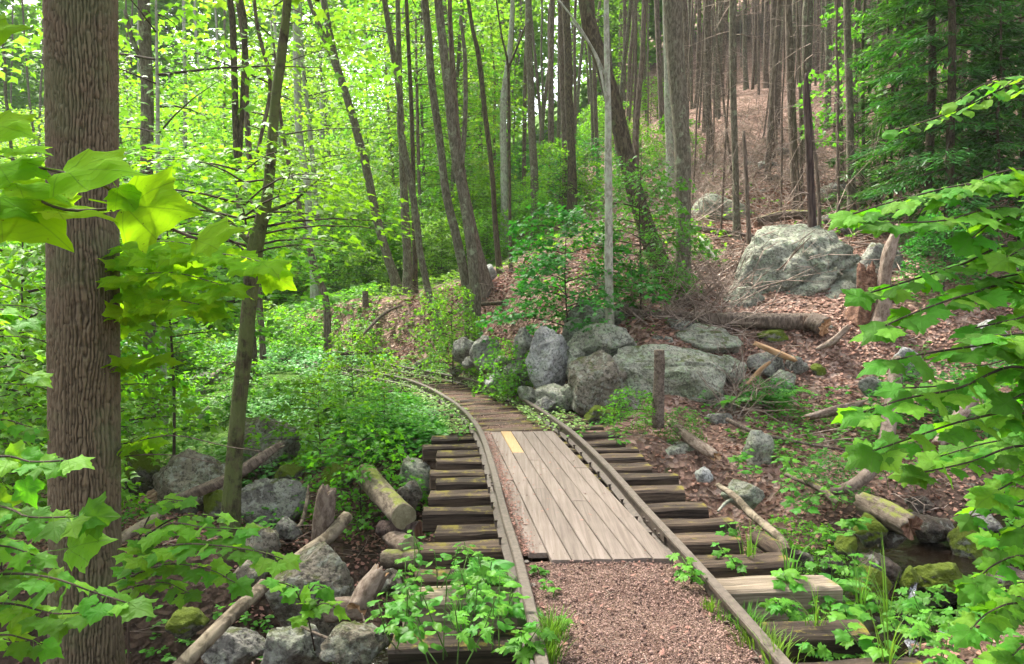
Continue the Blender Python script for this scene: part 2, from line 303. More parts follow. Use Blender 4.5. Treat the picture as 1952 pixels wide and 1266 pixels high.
# ------------------------------------------------------------------ terrain
CTRL = [(1300,595,14),(1160,632,12),(1400,445,17),(1520,405,20),(1620,430,18),(1760,490,16),(1900,560,13),(1560,620,12.8),(1400,618,13),
 (1480,300,27),(1350,250,34),(1250,240,40),(1620,300,28),(1850,330,24),(1400,180,46),(1600,150,44),(1900,120,40),(2200,100,36),(2300,400,18),(2300,650,11),
 (1100,570,14),(950,530,20),(910,618,15.5),(835,628,17),(1000,492,24),(1080,430,30),(1180,330,37),(1050,330,48),
 (760,562,24),(620,582,22),(700,645,19),(760,655,17.5),(850,692,15.2),(950,712,13.2),(1060,770,11.3),
 (560,600,26),(400,634,29),(300,640,32),(700,520,34),(800,480,36),(600,540,40),(450,560,45),(150,600,40),
 (300,790,15),(480,704,17),(400,745,15.5),(445,1020,7),(380,1215,5.3),(250,1010,8),(60,1215,5),(200,1300,4.6),(100,920,12),(0,740,22),(-200,720,25),(-400,900,12),(-300,1300,5),
 (560,960,8.5),(650,860,10.8),(640,765,13.2),(560,705,17),(700,1190,4.4),(560,1290,4.0),(330,1290,4.4),(740,960,7.5),(770,900,8.6),
 (1720,1090,6.7),(1850,1080,7.0),(1400,1005,6.9),(1520,1075,6.0),(1600,935,8.5),(1850,905,9),(1960,955,8),(1350,905,8.5),(1460,895,9),(1280,875,9.6),(1250,805,10.4),
 (1500,800,10.8),(1700,850,9.8),(1400,725,12),(1500,695,12.3),(1620,668,12.5),(1750,705,12),(1900,690,12),(2100,1000,7),(1900,1270,4),(1700,1250,4.2),(1600,1330,3.4),(2100,1400,3.5),
 (1450,95,66),(1700,55,64),(1450,0,92),(1850,-40,88),(1250,120,72),(520,480,75),(800,420,75),(1050,250,80),(200,480,75),(-300,480,70),(-700,560,40)]
KP = np.array([P(*c) for c in CTRL] + [(0, -5, -.3), (-4, -5, -.6), (5, -5, -.4), (-10, 0, -1.2), (10, 0, -.2), (2.5, 1.5, -.35), (-1.5, 1.5, -.35),
     (-60, 95, 26), (-30, 100, 24), (0, 110, 26), (32, 108, 48), (70, 100, 52), (60, 40, 22), (60, 5, 8), (-60, 5, -2), (-60, 50, 6), (30, 5, 2.5)])
_n = len(KP)
def _phi(r2): return 0.5 * r2 * np.log(r2 + 1e-9)
_D2 = ((KP[:, None, :2] - KP[None, :, :2]) ** 2).sum(-1)
_A = np.zeros((_n + 3, _n + 3)); _A[:_n, :_n] = _phi(_D2) + np.eye(_n) * 0.6; _A[:_n, _n] = 1; _A[:_n, _n + 1:] = KP[:, :2]; _A[_n, :_n] = 1; _A[_n + 1:, :_n] = KP[:, :2].T
_W = np.linalg.solve(_A, np.r_[KP[:, 2], 0, 0, 0])
CREEK = catmull([(9, 8.6), (6.2, 7.7), (4.6, 7.2), (3.5, 6.8), (2.6, 6.35), (1.6, 6.3), (0.4, 6.6), (-1.0, 6.4), (-2.2, 5.6), (-3.5, 5.4), (-7, 4.0), (-12, 2)], 10)
CRZ = np.interp(CREEK[:, 0], [-12, -3.5, -1, 1.6, 2.7, 3.3, 4.2, 6.2, 9], [-2.4, -1.7, -1.5, -1.3, -1.12, -1.0, -0.84, -.74, -.55])
def sstep(a, b, x): t = np.clip((x - a) / (b - a), 0, 1); return t * t * (3 - 2 * t)
def mind(x, y, L):
    out = np.full(len(x), 1e9); idx = np.zeros(len(x), int)
    for i, p in enumerate(L):
        d = (x - p[0]) ** 2 + (y - p[1]) ** 2; m = d < out; out[m] = d[m]; idx[m] = i
    return np.sqrt(out), idx
def height(x, y, fine=True):
    x = np.atleast_1d(np.asarray(x, float)); y = np.atleast_1d(np.asarray(y, float)); z = np.empty(len(x))
    for k in range(0, len(x), 20000):
        xs, ys = x[k:k + 20000], y[k:k + 20000]
        z[k:k + 20000] = _phi((xs[:, None] - KP[:, 0]) ** 2 + (ys[:, None] - KP[:, 1]) ** 2) @ _W[:_n] + _W[_n] + _W[_n + 1] * xs + _W[_n + 2] * ys
    far = np.hypot(x, y)
    q = np.c_[x, y, x * 0]
    z += fbm(q * 0.35, 3, 5) * 0.5 * sstep(18, 35, far)
    if fine: z += fbm(q * 1.1, 4, 9) * 0.14 * sstep(2, 8, far)
    dt, it = mind(x, y, CC[::3])
    k = 1 - sstep(1.25, 2.9, dt)
    z = z * (1 - k) + (-0.17) * k
    rav = sstep(3.4, 4.1, y) * (1 - sstep(8.4, 9.6, y)) * (1 - sstep(2.2, 4.0, dt))     # the gap that the ties bridge
    z = z * (1 - rav) + np.minimum(z, -1.0 - 0.08 * np.sin(x * 3)) * rav
    dc, ic = mind(x, y, CREEK)
    kc = (1 - sstep(0.35, 1.5, dc)); z = z * (1 - kc) + np.minimum(z, CRZ[ic] - 0.14) * kc
    return z
def gz(x, y): return float(height([x], [y])[0])
def ground_px(px, Y):
    x = PX(px, Y); return np.array([x, Y, gz(x, Y)])
def ground_px(px, Y):
    x = PX(px, Y)
    for _ in range(3):
        z = gz(x, Y); bb = math.tan(math.atan((z - CAMZ) / Y) + PITCH); x = (px - CX) / FPX * Y / (cp + bb * sp)
    return np.array([x, Y, gz(x, Y)])
# terrain mesh ------------------------------------------------------
def axis_pts(stops):
    out = []
    for (a, b_, n) in stops: out += list(np.linspace(a, b_, n, endpoint=False))
    return np.array(out + [stops[-1][1]])
gx = axis_pts([(-75, -20, 50), (-20, -8, 60), (-8, 8, 180), (8, 20, 80), (20, 75, 50)])
gy = axis_pts([(-8, 2, 20), (2, 14, 150), (14, 30, 110), (30, 60, 80), (60, 110, 40)])
X, Y_ = np.meshgrid(gx, gy); xf, yf = X.ravel(), Y_.ravel(); zf = height(xf, yf)
nx, ny = len(gx), len(gy); ii = (np.arange(ny - 1)[:, None] * nx + np.arange(nx - 1)[None]).ravel()
me = mesh_np('forest_floor', np.c_[xf, yf, zf], np.c_[ii, ii + 1, ii + nx + 1, ii + nx], M['floor'])
dt, it = mind(xf, yf, CC[::3]); dc, ic = mind(xf, yf, CREEK)
side = (xf - CC[::3][it][:, 0]) * CN[::3][it][:, 0] + (yf - CC[::3][it][:, 1]) * CN[::3][it][:, 1]
left = 1 - sstep(-1.0, 1.5, side); ang = np.arctan2(xf, yf)
green = left * sstep(9, 13, yf) * 0.9 + (1 - sstep(-0.05, 0.12, ang)) * sstep(20, 26, yf) * 0.7 + (1 - sstep(0.0, 0.28, ang)) * sstep(34, 44, yf) * 0.8
green = np.clip(green, 0, 1) + 0.25 * (dt < 2.2) * (yf > 9)
soil = np.clip((1 - sstep(0.8, 2.4, dc)) * 0.9 + (1 - sstep(1.2, 2.2, dt)) * sstep(3, 4, yf) * (1 - sstep(9, 10, yf)) + left * (1 - sstep(8, 11, yf)) * 0.55, 0, 1)
a = me.attributes.new('green', 'FLOAT', 'POINT'); a.data.foreach_set('value', green.astype(np.float32))
a = me.attributes.new('soil', 'FLOAT', 'POINT'); a.data.foreach_set('value', soil.astype(np.float32))
tag(link('forest_floor', me), kind='structure')
# creek
cpts = CREEK[:]; cz = CRZ + 0.0; Vw = []
for i, p in enumerate(cpts):
    t = cpts[min(i + 1, len(cpts) - 1)] - cpts[max(i - 1, 0)]; t = t / np.linalg.norm(t); nrm = np.array([-t[1], t[0]])
    for s in (-1.1, -0.5, 0, 0.5, 1.1): Vw.append((*(p + nrm * s), cz[i] - 0.03))
ii = (np.arange(len(cpts) - 1)[:, None] * 5 + np.arange(4)[None]).ravel()
tag(link('creek_water', mesh_np('creek_water', np.array(Vw), np.c_[ii, ii + 1, ii + 6, ii + 5], M['water'])), kind='structure')
# generic sweep -----------------------------------------------------
def sweep(path, sec, closed=True, cap=True, ref=(0, 0, 1)):
    """path Nx3, sec KxK2 or N x K x 2 (side, up)."""
    path = np.asarray(path, float); n = len(path); sec = np.asarray(sec, float)
    if sec.ndim == 2: sec = np.repeat(sec[None], n, 0)
    k = sec.shape[1]; T = np.gradient(path, axis=0); T /= np.linalg.norm(T, axis=1)[:, None]
    S = np.cross(T, np.array(ref, float)); S /= np.linalg.norm(S, axis=1)[:, None]; U = np.cross(S, T)
    V = (path[:, None] + sec[:, :, :1] * S[:, None] + sec[:, :, 1:2] * U[:, None]).reshape(-1, 3)
    i = (np.arange(n - 1)[:, None] * k + np.arange(k)[None]).ravel(); j = (np.arange(n - 1)[:, None] * k + (np.arange(k) + 1)[None] % k).ravel()
    F = np.c_[i, j, j + k, i + k]
    if cap:
        V = np.vstack([V, path[0], path[-1]]); c0, c1 = n * k, n * k + 1
        q = np.arange(k); q2 = (q + 1) % k
        F = np.vstack([F, np.c_[q2, q, np.full(k, c0), np.full(k, c0)], np.c_[(n - 1) * k + q, (n - 1) * k + q2, np.full(k, c1), np.full(k, c1)]])
    return V, F
def mesh_sweep(name, path, sec, mats, smooth=True, ref=(0, 0, 1), capmat=0, noise=None):
    V, F = sweep(path, sec, ref=ref); k = np.asarray(sec).shape[-2]
    if noise: V = V + noise(V)
    midx = np.zeros(len(F), int); midx[-2 * k:] = capmat
    tri = F[-2 * k:, :3]; quads = F[:-2 * k]
    me = bpy.data.meshes.new(name); me.from_pydata(V.tolist(), [], quads.tolist() + tri.tolist())
    for m in (mats if isinstance(mats, (list, tuple)) else [mats]): me.materials.append(m)
    me.polygons.foreach_set('material_index', midx); sm = np.full(len(F), bool(smooth)); sm[-2 * k:] = False
    me.polygons.foreach_set('use_smooth', sm); me.update(); return me
def ring(k, r=1.0, jit=None):
    a = np.linspace(0, 2 * math.pi, k, endpoint=False); return np.c_[np.cos(a), np.sin(a)] * r
# ------------------------------------------------------------------ railway track
track = thing('railway_track', 'old narrow railway track on timber ties curving left through the forest', 'railway track', (0, 0, 0))
TIE_TOP, GA = -0.125, 0.565
prof = np.array([(-.06,-.135),(.06,-.135),(.06,-.122),(.012,-.105),(.008,-.045),(.030,-.032),(.031,-.008),(.024,0),(-.024,0),(-.031,-.008),(-.030,-.032),(-.008,-.045),(-.012,-.105),(-.06,-.122)])[::-1] * [1.05, 1]
sel = np.where(CC[:, 1] > 0.8)[0]
RZ = 0.0
for s in (-1, 1):
    pth = np.c_[CC[sel] + CN[sel] * GA * s, np.full(len(sel), RZ)][::2]
    pth[:, 2] += 0.012 * np.sin(np.arange(len(pth)) * 0.21 + s)
    link('rail', mesh_sweep('rail', pth, prof, M['rail'], smooth=False), track)
def tie_mesh(seed, mat, L=2.4, wd=0.2, th=0.175):
    n = 26; u = np.linspace(-L / 2, L / 2, n); c = []
    for a, b_ in ((-1, -1), (1, -1), (1, 1), (-1, 1)):
        if a == -1 and b_ == -1: c += [(-1, -.8), (-.8, -1), (0, -1), (.8, -1)]
        elif a == 1 and b_ == -1: c += [(1, -.8), (1, 0), (1, .8)]
        elif a == 1: c += [(.8, 1), (0, 1), (-.8, 1)]
        else: c += [(-1, .8), (-1, 0)]
    c = np.array(c) * [wd / 2, th / 2]; sec = np.repeat(c[None], n, 0)
    return mesh_sweep('tie', np.c_[u, u * 0, u * 0], sec, mat, smooth=False,
                      noise=lambda V: fbm(V * [3, 14, 14], 3, seed)[:, None] * np.array([.03, .016, .018]) + fbm(V * [1.1, 6, 6], 2, seed + 9)[:, None] * np.array([0, .012, .012]))
TM = [tie_mesh(11 + i, M['tie'], 2.4, [0.19, .21, .2, .18, .22, .2][i]) for i in range(6)]; TMP = tie_mesh(77, M['tie_pale'], 2.4, .24, .2)
ysL = [3.05, 3.5, 3.9, 4.45, 4.93, 5.37, 5.82, 6.33, 6.8, 7.28, 7.72, 8.15, 8.58, 9.02, 9.47]
# ties are placed where their left ends show in the photograph (centre line of the track a little nearer the right end)
arc = [np.interp(y - 0.05, CC[:, 1], np.arange(len(CC))) for y in ysL]
arc = [a + 1.0 for a in arc]
while arc[-1] < len(CC) - 8: arc.append(arc[-1] + 4.7 + 0.5 * math.sin(len(arc) * 1.7))
pale = {1, 3, 16, 19}
tie_pos = []
for i, a_ in enumerate(arc):
    k = int(a_); c, t, n = CC[k], CT[k], CN[k]; m = TMP if i in (3,) else TM[i % 6]
    near = i < 16; off = (0.03 + 0.06 * math.sin(i * 2.3)) ; ang = math.atan2(n[1], n[0]) + R(random.uniform(-1, 1))
    sx = 1.0 + random.uniform(-.04, .05) + (0.10 if i < 5 else 0)
    z = TIE_TOP - 0.09
    pos = (c[0] + n[0] * off, c[1] + n[1] * off, z + random.uniform(-.004, .0))
    link('tie', m, track, pos, (random.uniform(-.02, .02), random.uniform(-.006, .006), ang), (sx, 1, 1.0)); tie_pos.append((k, pos, ang))
# spikes on the outer and inner rail flanges, and bolted joint bars
V, F = sweep(np.array([(0, 0, -.02), (0, 0, .02), (0, 0, .035)]), np.array([ring(6, .010), ring(6, .010), ring(6, .018)]), ref=(0, 1, 0)); spike_me = mesh_np('spike', V, F, M['rail'], False)
for k, pos, ang in tie_pos[:26]:
    for s in (-1, 1):
        for q in (-1, 1):
            c = CC[k] + CN[k] * (GA * s + q * 0.068); link('spike', spike_me, track, (c[0], c[1], TIE_TOP + 0.012), (0.2 * q, 0, 0))
for yj, s in ((5.45, 1), (9.9, 1), (7.0, -1)):
    i0 = int(np.argmin(abs(CC[:, 1] - yj)))
    for q in (-1, 1):
        pp = np.c_[CC[i0 - 3:i0 + 4] + CN[i0 - 3:i0 + 4] * (GA * s + q * .022), np.full(7, -.062)]
        jb = link('joint_bar', mesh_sweep('joint_bar', pp, np.array([(-.009, -.03), (.009, -.03), (.012, 0), (.009, .028), (-.009, .028)])[::-1], M['rail'], False), track)
        for e in (-2, -1, 1, 2):
            cc = pp[3 + e]; link('bolt', spike_me, jb, (cc[0] + CN[i0][0] * q * .012, cc[1], cc[2]), (0, R(90), math.atan2(CN[i0][1], CN[i0][0])), (1.1, 1.1, .6))
# ------------------------------------------------------------------ plank walkway
walk = thing('plank_walkway', 'weathered grey plank walkway laid between the two rails', 'walkway', (0, 0, 0))
DY0, DY1, BW = 4.80, 9.38, 0.1365
def board(x0, x1, y0, y1, z, mat, seed, dip=0):
    n = 12; ys = np.linspace(y0, y1, n); g = 0.0038
    V = []; sh = -0.1185
    for y in ys:
        xs = sh * (y - DY0)
        for (u, v) in ((0, -1), (0, .7), (.04, 1), (.5, 1), (.96, 1), (1, .7), (1, -1)):
            V.append(((x0 + g) + (x1 - x0 - 2 * g) * u + xs, y, z + v * 0.018))
    V = np.array(V); org = np.array([(x0 + x1) / 2, y0, z]); k = 7
    V[:, 2] += vn(V * [9, 1.2, 0] + seed, seed) * 0.003; V[:, 0] += vn(V * [2, 2.5, 0] + seed * 3, 3) * 0.002
    i = (np.arange(n - 1)[:, None] * k + np.arange(k)[None]).ravel(); j = (np.arange(n - 1)[:, None] * k + (np.arange(k) + 1)[None] % k).ravel()
    fs = np.c_[i, i + k, j + k, j].tolist() + [list(range(k)), [(n - 1) * k + q for q in range(k)][::-1]]
    me = bpy.data.meshes.new('plank'); me.from_pydata((V - org).tolist(), [], fs); me.materials.append(mat); me.update()
    return me, org
x_left = 0.125
joints = {0: [6.9], 1: [6.75], 2: [7.55], 3: [7.75], 4: [6.2], 5: [], 6: [5.75, 7.4]}
for j in range(7):
    x0 = x_left + j * BW; cuts = [DY0 + (0.14 if j == 0 else 0.006 * j + 0.01 * math.sin(j * 3))] + joints[j] + [DY1 - 0.02 * math.sin(j * 2)]
    if j == 2: cuts = [cuts[0], 6.6, 8.12, DY1 + .01]
    for q in range(len(cuts) - 1):
        new = (j == 2 and q == len(cuts) - 2)
        me, org = board(x0, x0 + BW, cuts[q] + .002, cuts[q + 1] - .002, TIE_TOP + 0.022 + 0.028 + random.uniform(-.002, .002), M['plank_new'] if new else M['plank'], j * 5 + q)
        o = link('plank', me, walk, tuple(org))
        if new: o['label'] = 'short fresh yellow board'
# ------------------------------------------------------------------ gravel path between the rails
def path_strip(name, y0, y1, top, inset=0.03, lip=True):
    s = np.where((CC[:, 1] >= y0) & (CC[:, 1] <= y1))[0]; us = np.linspace(-1, 1, 26); V = []
    for k in s:
        for u in us:
            p = CC[k] + CN[k] * u * (GA - inset); V.append((p[0], p[1], top + 0.02 * (1 - u * u)))
    V = np.array(V); V[:, 2] += fbm(np.c_[V[:, :2] * 7, V[:, 0] * 0], 4, 3) * 0.015
    n = len(s); k = len(us); i = (np.arange(n - 1)[:, None] * k + np.arange(k - 1)[None]).ravel()
    F = np.c_[i, i + 1, i + k + 1, i + k]
    # skirt all round down to the ties
    bd = list(range(k)) + [r * k + k - 1 for r in range(1, n)] + [(n - 1) * k + q for q in range(k - 2, -1, -1)] + [r * k for r in range(n - 2, 0, -1)]
    low = V[bd].copy(); low[:, 2] -= 0.35; o = len(V); V = np.vstack([V, low]); m = len(bd); q = np.arange(m); q2 = (q + 1) % m; bd = np.array(bd)
    F = np.vstack([F, np.c_[bd[q], o + q, o + q2, bd[q2]]])
    return tag(link(name, mesh_np(name, V, F, M['gravel'])), kind='structure')
path_strip('gravel_path', 0.9, 4.93, -0.10)
path_strip('gravel_path', 9.3, 15.0, -0.166)
def quads_scatter(name, pos, size, mat, tilt=0.5, asp=0.6, kind='stuff', zoff=0.003, seed=0, tmpl=None):
    r = np.random.default_rng(seed); N = len(pos)
    a = r.uniform(0, 2 * math.pi, N); nrm = np.c_[r.normal(0, tilt, N), r.normal(0, tilt, N), np.ones(N)]; nrm /= np.linalg.norm(nrm, axis=1)[:, None]
    ax = np.c_[np.cos(a), np.sin(a), np.zeros(N)]; ax -= nrm * (ax * nrm).sum(1)[:, None]; ax /= np.linalg.norm(ax, axis=1)[:, None]
    V, F = leaves(tmpl if tmpl else LT_OVAL, pos + [0, 0, zoff], ax, nrm, size if hasattr(size, '__len__') else r.uniform(size * .5, size * 1.4, N), asp)
    return tag(link(name, mesh_np(name, V, F, mat, False)), kind=kind)
# leaf templates: (verts, quads); the axis is +y, the side +x
LT_OVAL = (np.array([(0, 0, 0), (.42, .33, -.07), (.3, .75, -.05), (0, 1, 0), (-.3, .75, -.05), (-.42, .33, -.07)]), np.array([(0, 1, 2, 3), (0, 3, 4, 5)]))
LT_MAPLE = (np.array([(0, 0, 0), (.55, .38, -.1), (.2, .52, -.02), (0, 1.05, -.08), (-.2, .52, -.02), (-.55, .38, -.1)]), np.array([(0, 1, 2, 3), (0, 3, 4, 5)]))
LT_STRIP = (np.array([(-.08, 0, 0), (.08, 0, 0), (.05, 1, -.08), (-.05, 1, -.08)]), np.array([(0, 1, 2, 3)]))
LT_CURL = (np.array([(0, 0, .1), (.42, .33, .0), (.3, .75, .12), (0, 1, .22), (-.3, .75, .05), (-.42, .33, .16)]), np.array([(0, 1, 2, 3), (0, 3, 4, 5)]))
def leaves(T, pos, ax, nrm, size, asp=1.0):
    tv, tf = T; sd_ = np.cross(ax, nrm); k = len(tv); N = len(pos); size = np.broadcast_to(size, (N,))
    V = pos[:, None] + size[:, None, None] * (tv[None, :, :1] * asp * sd_[:, None] + tv[None, :, 1:2] * ax[:, None] + tv[None, :, 2:3] * nrm[:, None])
    F = (np.arange(N)[:, None, None] * k + tf[None]).reshape(-1, tf.shape[1]); return V.reshape(-1, 3), F
def norm(v): return v / (np.linalg.norm(v, axis=-1, keepdims=True) + 1e-9)
def mkframes(az, up_tilt, r, N, droop=0.25):
    ax = np.c_[np.cos(az), np.sin(az), r.normal(-droop, 0.25, N)]; ax = norm(ax)
    nr = np.c_[r.normal(0, up_tilt, N), r.normal(0, up_tilt, N), np.ones(N)]; nr = norm(nr - ax * (nr * ax).sum(1)[:, None]); return ax, nr
# bark-chip and pebble relief on the path
def on_path(n, y0, y1, seed, top):
    r = np.random.default_rng(seed); s = np.where((CC[:, 1] >= y0) & (CC[:, 1] <= y1))[0]; k = r.choice(s, n); u = r.uniform(-1, 1, n)
    p = CC[k] + CN[k] * (u * (GA - .04))[:, None] + r.uniform(-.05, .05, (n, 1)) * CT[k]; return np.c_[p, top + 0.02 * (1 - u * u) + 0.004]
quads_scatter('path_chips', on_path(30000, 2.2, 4.85, 4, -0.10), 0.010, M['chips'], 0.45, 0.8, seed=1)
quads_scatter('path_chips', on_path(5000, 9.4, 14.8, 5, -0.163), 0.018, M['chips'], 0.4, 0.8, seed=2)
# debris strewn along the left edge of the walkway
r_ = np.random.default_rng(8); ye = r_.uniform(4.9, 9.3, 1800); xe = np.interp(ye, CC[:, 1], CC[:, 0]) - GA + 0.05 + np.abs(r_.normal(0, .05, 1800))
quads_scatter('walkway_debris', np.c_[xe, ye, np.full(1800, TIE_TOP + .072)], 0.02, M['litter'], 0.3, 0.6, seed=3)
ye = r_.uniform(4.9, 9.3, 60); xe = r_.uniform(.2, 1.0, 60) - .1185 * (ye - 4.8)
quads_scatter('walkway_debris', np.c_[xe, ye, np.full(60, TIE_TOP + .071)], 0.03, M['litter'], 0.2, 0.6, seed=4)
# dirt board beside the left rail (packed soil on the ties)
s = np.where((CC[:, 1] >= 4.9) & (CC[:, 1] <= 9.4))[0]; V = []
for k in s:
    for u in (-GA + .035, -GA + .12): p = CC[k] + CN[k] * u; V.append((p[0], p[1], TIE_TOP + .045))
i = np.arange(len(s) - 1) * 2; V = np.array(V); lo = V.copy(); lo[:, 2] -= .06; o = len(V)
F = np.vstack([np.c_[i, i + 1, i + 3, i + 2], np.c_[i + 1, o + i + 1, o + i + 3, i + 3]])
tag(link('path_edge', mesh_np('path_edge', np.vstack([V, lo]), F, M['gravel'])), kind='structure')

# ------------------------------------------------------------------ rocks
_ico = {}
def ico(sub):
    if sub not in _ico:
        bm = bmesh.new(); bmesh.ops.create_icosphere(bm, subdivisions=sub, radius=1.0); bm.verts.ensure_lookup_table()
        _ico[sub] = (np.array([v.co[:] for v in bm.verts]), np.array([[v.index for v in f.verts] for f in bm.faces])); bm.free()
    return _ico[sub]
def rock_verts(dim, seed, sub=4, facets=13, rough=0.14, cracks=(), pw=34, groove=1.0):
    D, F = ico(sub); D = norm(D); r = np.random.default_rng(seed)
    n = norm(r.normal(size=(facets, 3))); n = np.vstack([n, -n[:facets // 2] + r.normal(0, .3, (facets // 2, 3))]); n = norm(n); off = r.uniform(.62, 1.0, len(n))
    q = np.clip(D @ n.T, 0.02, None) / off; inv = (q ** pw).sum(1) ** (1 / pw); rad = 1 / inv
    V = D * np.clip(rad, 0, 1.35)[:, None]
    V = V + D * (fbm(D * 1.6 + seed, 3, seed)[:, None] * rough * 1.2 + fbm(D * 4.5 + seed, 5, seed + 3, .6)[:, None] * rough * 0.75 - np.clip(.12 - np.abs(vn(D * 2.3 + seed * 1.3, seed + 7)), 0, 1)[:, None] * rough * 4.0 * groove * (sub > 3))
    for (nx_, ny_, nz_, d, wd, dp) in cracks:
        nn = norm(np.array([nx_, ny_, nz_], float)); dist = np.abs(V @ nn - d + 0.06 * vn(V * 3, 4) + .02 * vn(V * 12, 6)); V -= D * (np.exp(-(dist / wd) ** 2) * dp)[:, None]
    lo, hi = V.min(0), V.max(0); V = (V - (lo + hi) / 2) / (hi - lo) * np.array(dim); return V, F
def rock(label, px, py, wpx, hpx, Y, mat='rock', seed=0, dscale=0.85, sub=4, sink=0.25, rot=0, cat='rock', name='rock', group=None, **kw):
    W = wpx * 1.08 / FPX * Y; H = hpx * 1.06 / FPX * Y; c = P(px, py, Y); Hs = H * (1 + sink)
    V, F = rock_verts((W, W * dscale, Hs), seed, sub, **kw)
    if rot:
        a = R(rot); V = np.c_[V[:, 0] * math.cos(a) - V[:, 1] * math.sin(a), V[:, 0] * math.sin(a) + V[:, 1] * math.cos(a), V[:, 2]]; V[:, 0] *= W / (V[:, 0].max() - V[:, 0].min())
    o = link(name, mesh_np(name, V, F, M[mat]), None, (c[0], c[1] + W * dscale * 0.25, c[2] - H * sink / 2)); return tag(o, label, cat, group)
rock('huge grey-green boulder split by diagonal cracks on the right slope', 1542, 524, 300, 205, 14.2, 'rock_boulder', 43, 0.75, 6, 0.12, name='boulder', cat='boulder', facets=10, rough=.12, groove=.5, pw=44,
     cracks=((.55, 0, -.83, .10, .028, .17), (.45, .1, -.9, -.24, .02, .10), (.85, .3, .3, .40, .02, .12), (-.5, 0, .85, -.66, .03, .15)))
rock('grey boulder shoulder behind the decayed stump at the right end of the huge cracked boulder', 1675, 548, 115, 165, 14.6, 'rock', 44, .9, 5, .15, name='boulder', cat='boulder', facets=10)
rock('low mossy base of the cracked boulder behind the long fallen log', 1425, 585, 120, 75, 13.8, 'rock_boulder', 47, .9, 4, .2, name='boulder', cat='boulder')
# rock wall beside the track
rock('long pale-topped boulder behind the upright wooden post', 1287, 722, 240, 122, 11.3, 'rock_lichen', 52, .7, 6, .15, name='boulder', cat='boulder', facets=9, rough=.09, groove=.6, cracks=((0, .2, 1, .35, .03, .05),))
rock('brown lichened boulder leaning left of the long pale-topped boulder', 1150, 727, 125, 112, 11.1, 'rock_brown', 55, .8, 5, .1, name='boulder', cat='boulder', facets=9)
rock('pale mottled boulder topping the rock wall beside the slim pale trunk', 1148, 652, 128, 70, 12.0, 'rock_lichen', 57, .8, 5, .15, name='boulder', cat='boulder', facets=9)
rock('tall pale grey boulder in the rock wall behind the leafy sapling', 1050, 680, 92, 112, 12.0, 'rock_pale', 61, .9, 5, .15, name='boulder', cat='boulder', facets=8)
rock('small rounded rock wedged under the topmost wall boulder', 1108, 708, 52, 48, 11.7, 'rock_lichen', 63, .9, 4, .2)
rock('grey boulder shaded by the sapling at the left end of the rock wall', 925, 672, 58, 62, 13.4, 'rock', 65, .9, 5, .2, name='boulder', cat='boulder')
rock('dark boulder leftmost in the rock wall below the twin grey trunks', 885, 668, 50, 48, 14.0, 'rock', 66, .9, 4, .2)
rock('small stone at the foot of the leftmost wall boulders', 893, 690, 26, 20, 13.6, 'rock', 67, .9, 3, .2)
rock('greenish rock at the trackside foot of the rock wall', 1062, 757, 76, 44, 11.4, 'rock_lichen', 68, .9, 4, .2)
rock('mottled grey rock beneath the leafy sapling at trackside', 990, 712, 62, 60, 12.4, 'rock', 69, .9, 4, .2)
rock('small pale rock by the rail at the left foot of the wall', 948, 728, 50, 34, 12.9, 'rock_pale', 70, .9, 4, .2)
rock('flattish mossy rock below the brown lichened boulder', 1150, 790, 66, 30, 10.6, 'rock_mossy', 71, .9, 4, .3)
rock('dark rock behind the slim pale trunk', 1120, 600, 85, 55, 12.9, 'rock_boulder', 72, .8, 4, .2)
rock('shadowed rock left of the slim pale trunk base', 1095, 628, 45, 40, 12.6, 'rock_boulder', 73, .8, 4, .2)
rock('broad lichened rock above the long pale-topped boulder', 1338, 650, 140, 62, 12.4, 'rock_lichen', 74, .8, 5, .2, name='boulder', cat='boulder')
rock('rounded rock wedged between the log and the lichened rock', 1262, 655, 40, 30, 12.3, 'rock', 75, .9, 3, .2)
rock('small rock tucked right of the topmost wall boulder', 1222, 682, 32, 22, 11.8, 'rock_pale', 76, .9, 3, .2)
rock('rounded grey rock left in the group above the dead brush', 1463, 694, 76, 42, 12.0, 'rock', 77, .9, 4, .2)
rock('grey rock right in the group above the dead brush', 1526, 698, 44, 40, 12.0, 'rock', 78, .9, 4, .2)
rock('small mossy stone at the right end of the rock group', 1562, 706, 28, 24, 12.0, 'rock_mossy', 79, .9, 3, .2)
rock('pale rounded rock right behind the fern on the slope', 1495, 731, 58, 50, 11.6, 'rock_lichen', 80, .9, 4, .2)
rock('rock under the broken end of the long fallen log', 1600, 636, 80, 62, 12.9, 'rock_lichen', 81, .8, 4, .2)
rock('flat dark rock under the middle of the long fallen log', 1478, 640, 62, 24, 12.7, 'rock_mossy', 82, .9, 4, .2)
rock('upright pale rock among dead leaves below the dead brush', 1452, 856, 58, 68, 9.3, 'rock_lichen', 83, .8, 4, .2)
rock('broad flat rock at the right ends of the ties below the wooden post', 1285, 874, 118, 50, 9.4, 'rock_lichen', 84, .9, 5, .3)
rock('low lichened rock beside the curved fallen branch', 1418, 942, 76, 38, 8.0, 'rock_lichen', 85, .9, 4, .3)
rock('small pale stone by the tie ends left of the curved branch', 1345, 905, 32, 24, 8.4, 'rock_pale', 86, .9, 3, .2)
rock('pale rock showing between maple leaves on the right slope', 1738, 688, 64, 52, 11.5, 'rock_pale', 87, .8, 4, .2)
rock('rock half hidden by maple leaves below the pale slope rock', 1668, 735, 46, 34, 10.9, 'rock', 88, .8, 4, .2)
rock('pale boulder at the right edge above the maple foliage', 1905, 640, 90, 60, 12, 'rock_pale', 89, .8, 4, .3)
rock('low rock half buried on the slope left of the split log', 1372, 800, 50, 24, 10.5, 'rock', 90, .8, 3, .3)
rock('grey boulder high on the slope behind the thin grey trunk', 1385, 400, 120, 62, 19.5, 'rock_boulder', 91, .8, 4, .2, name='boulder', cat='boulder')
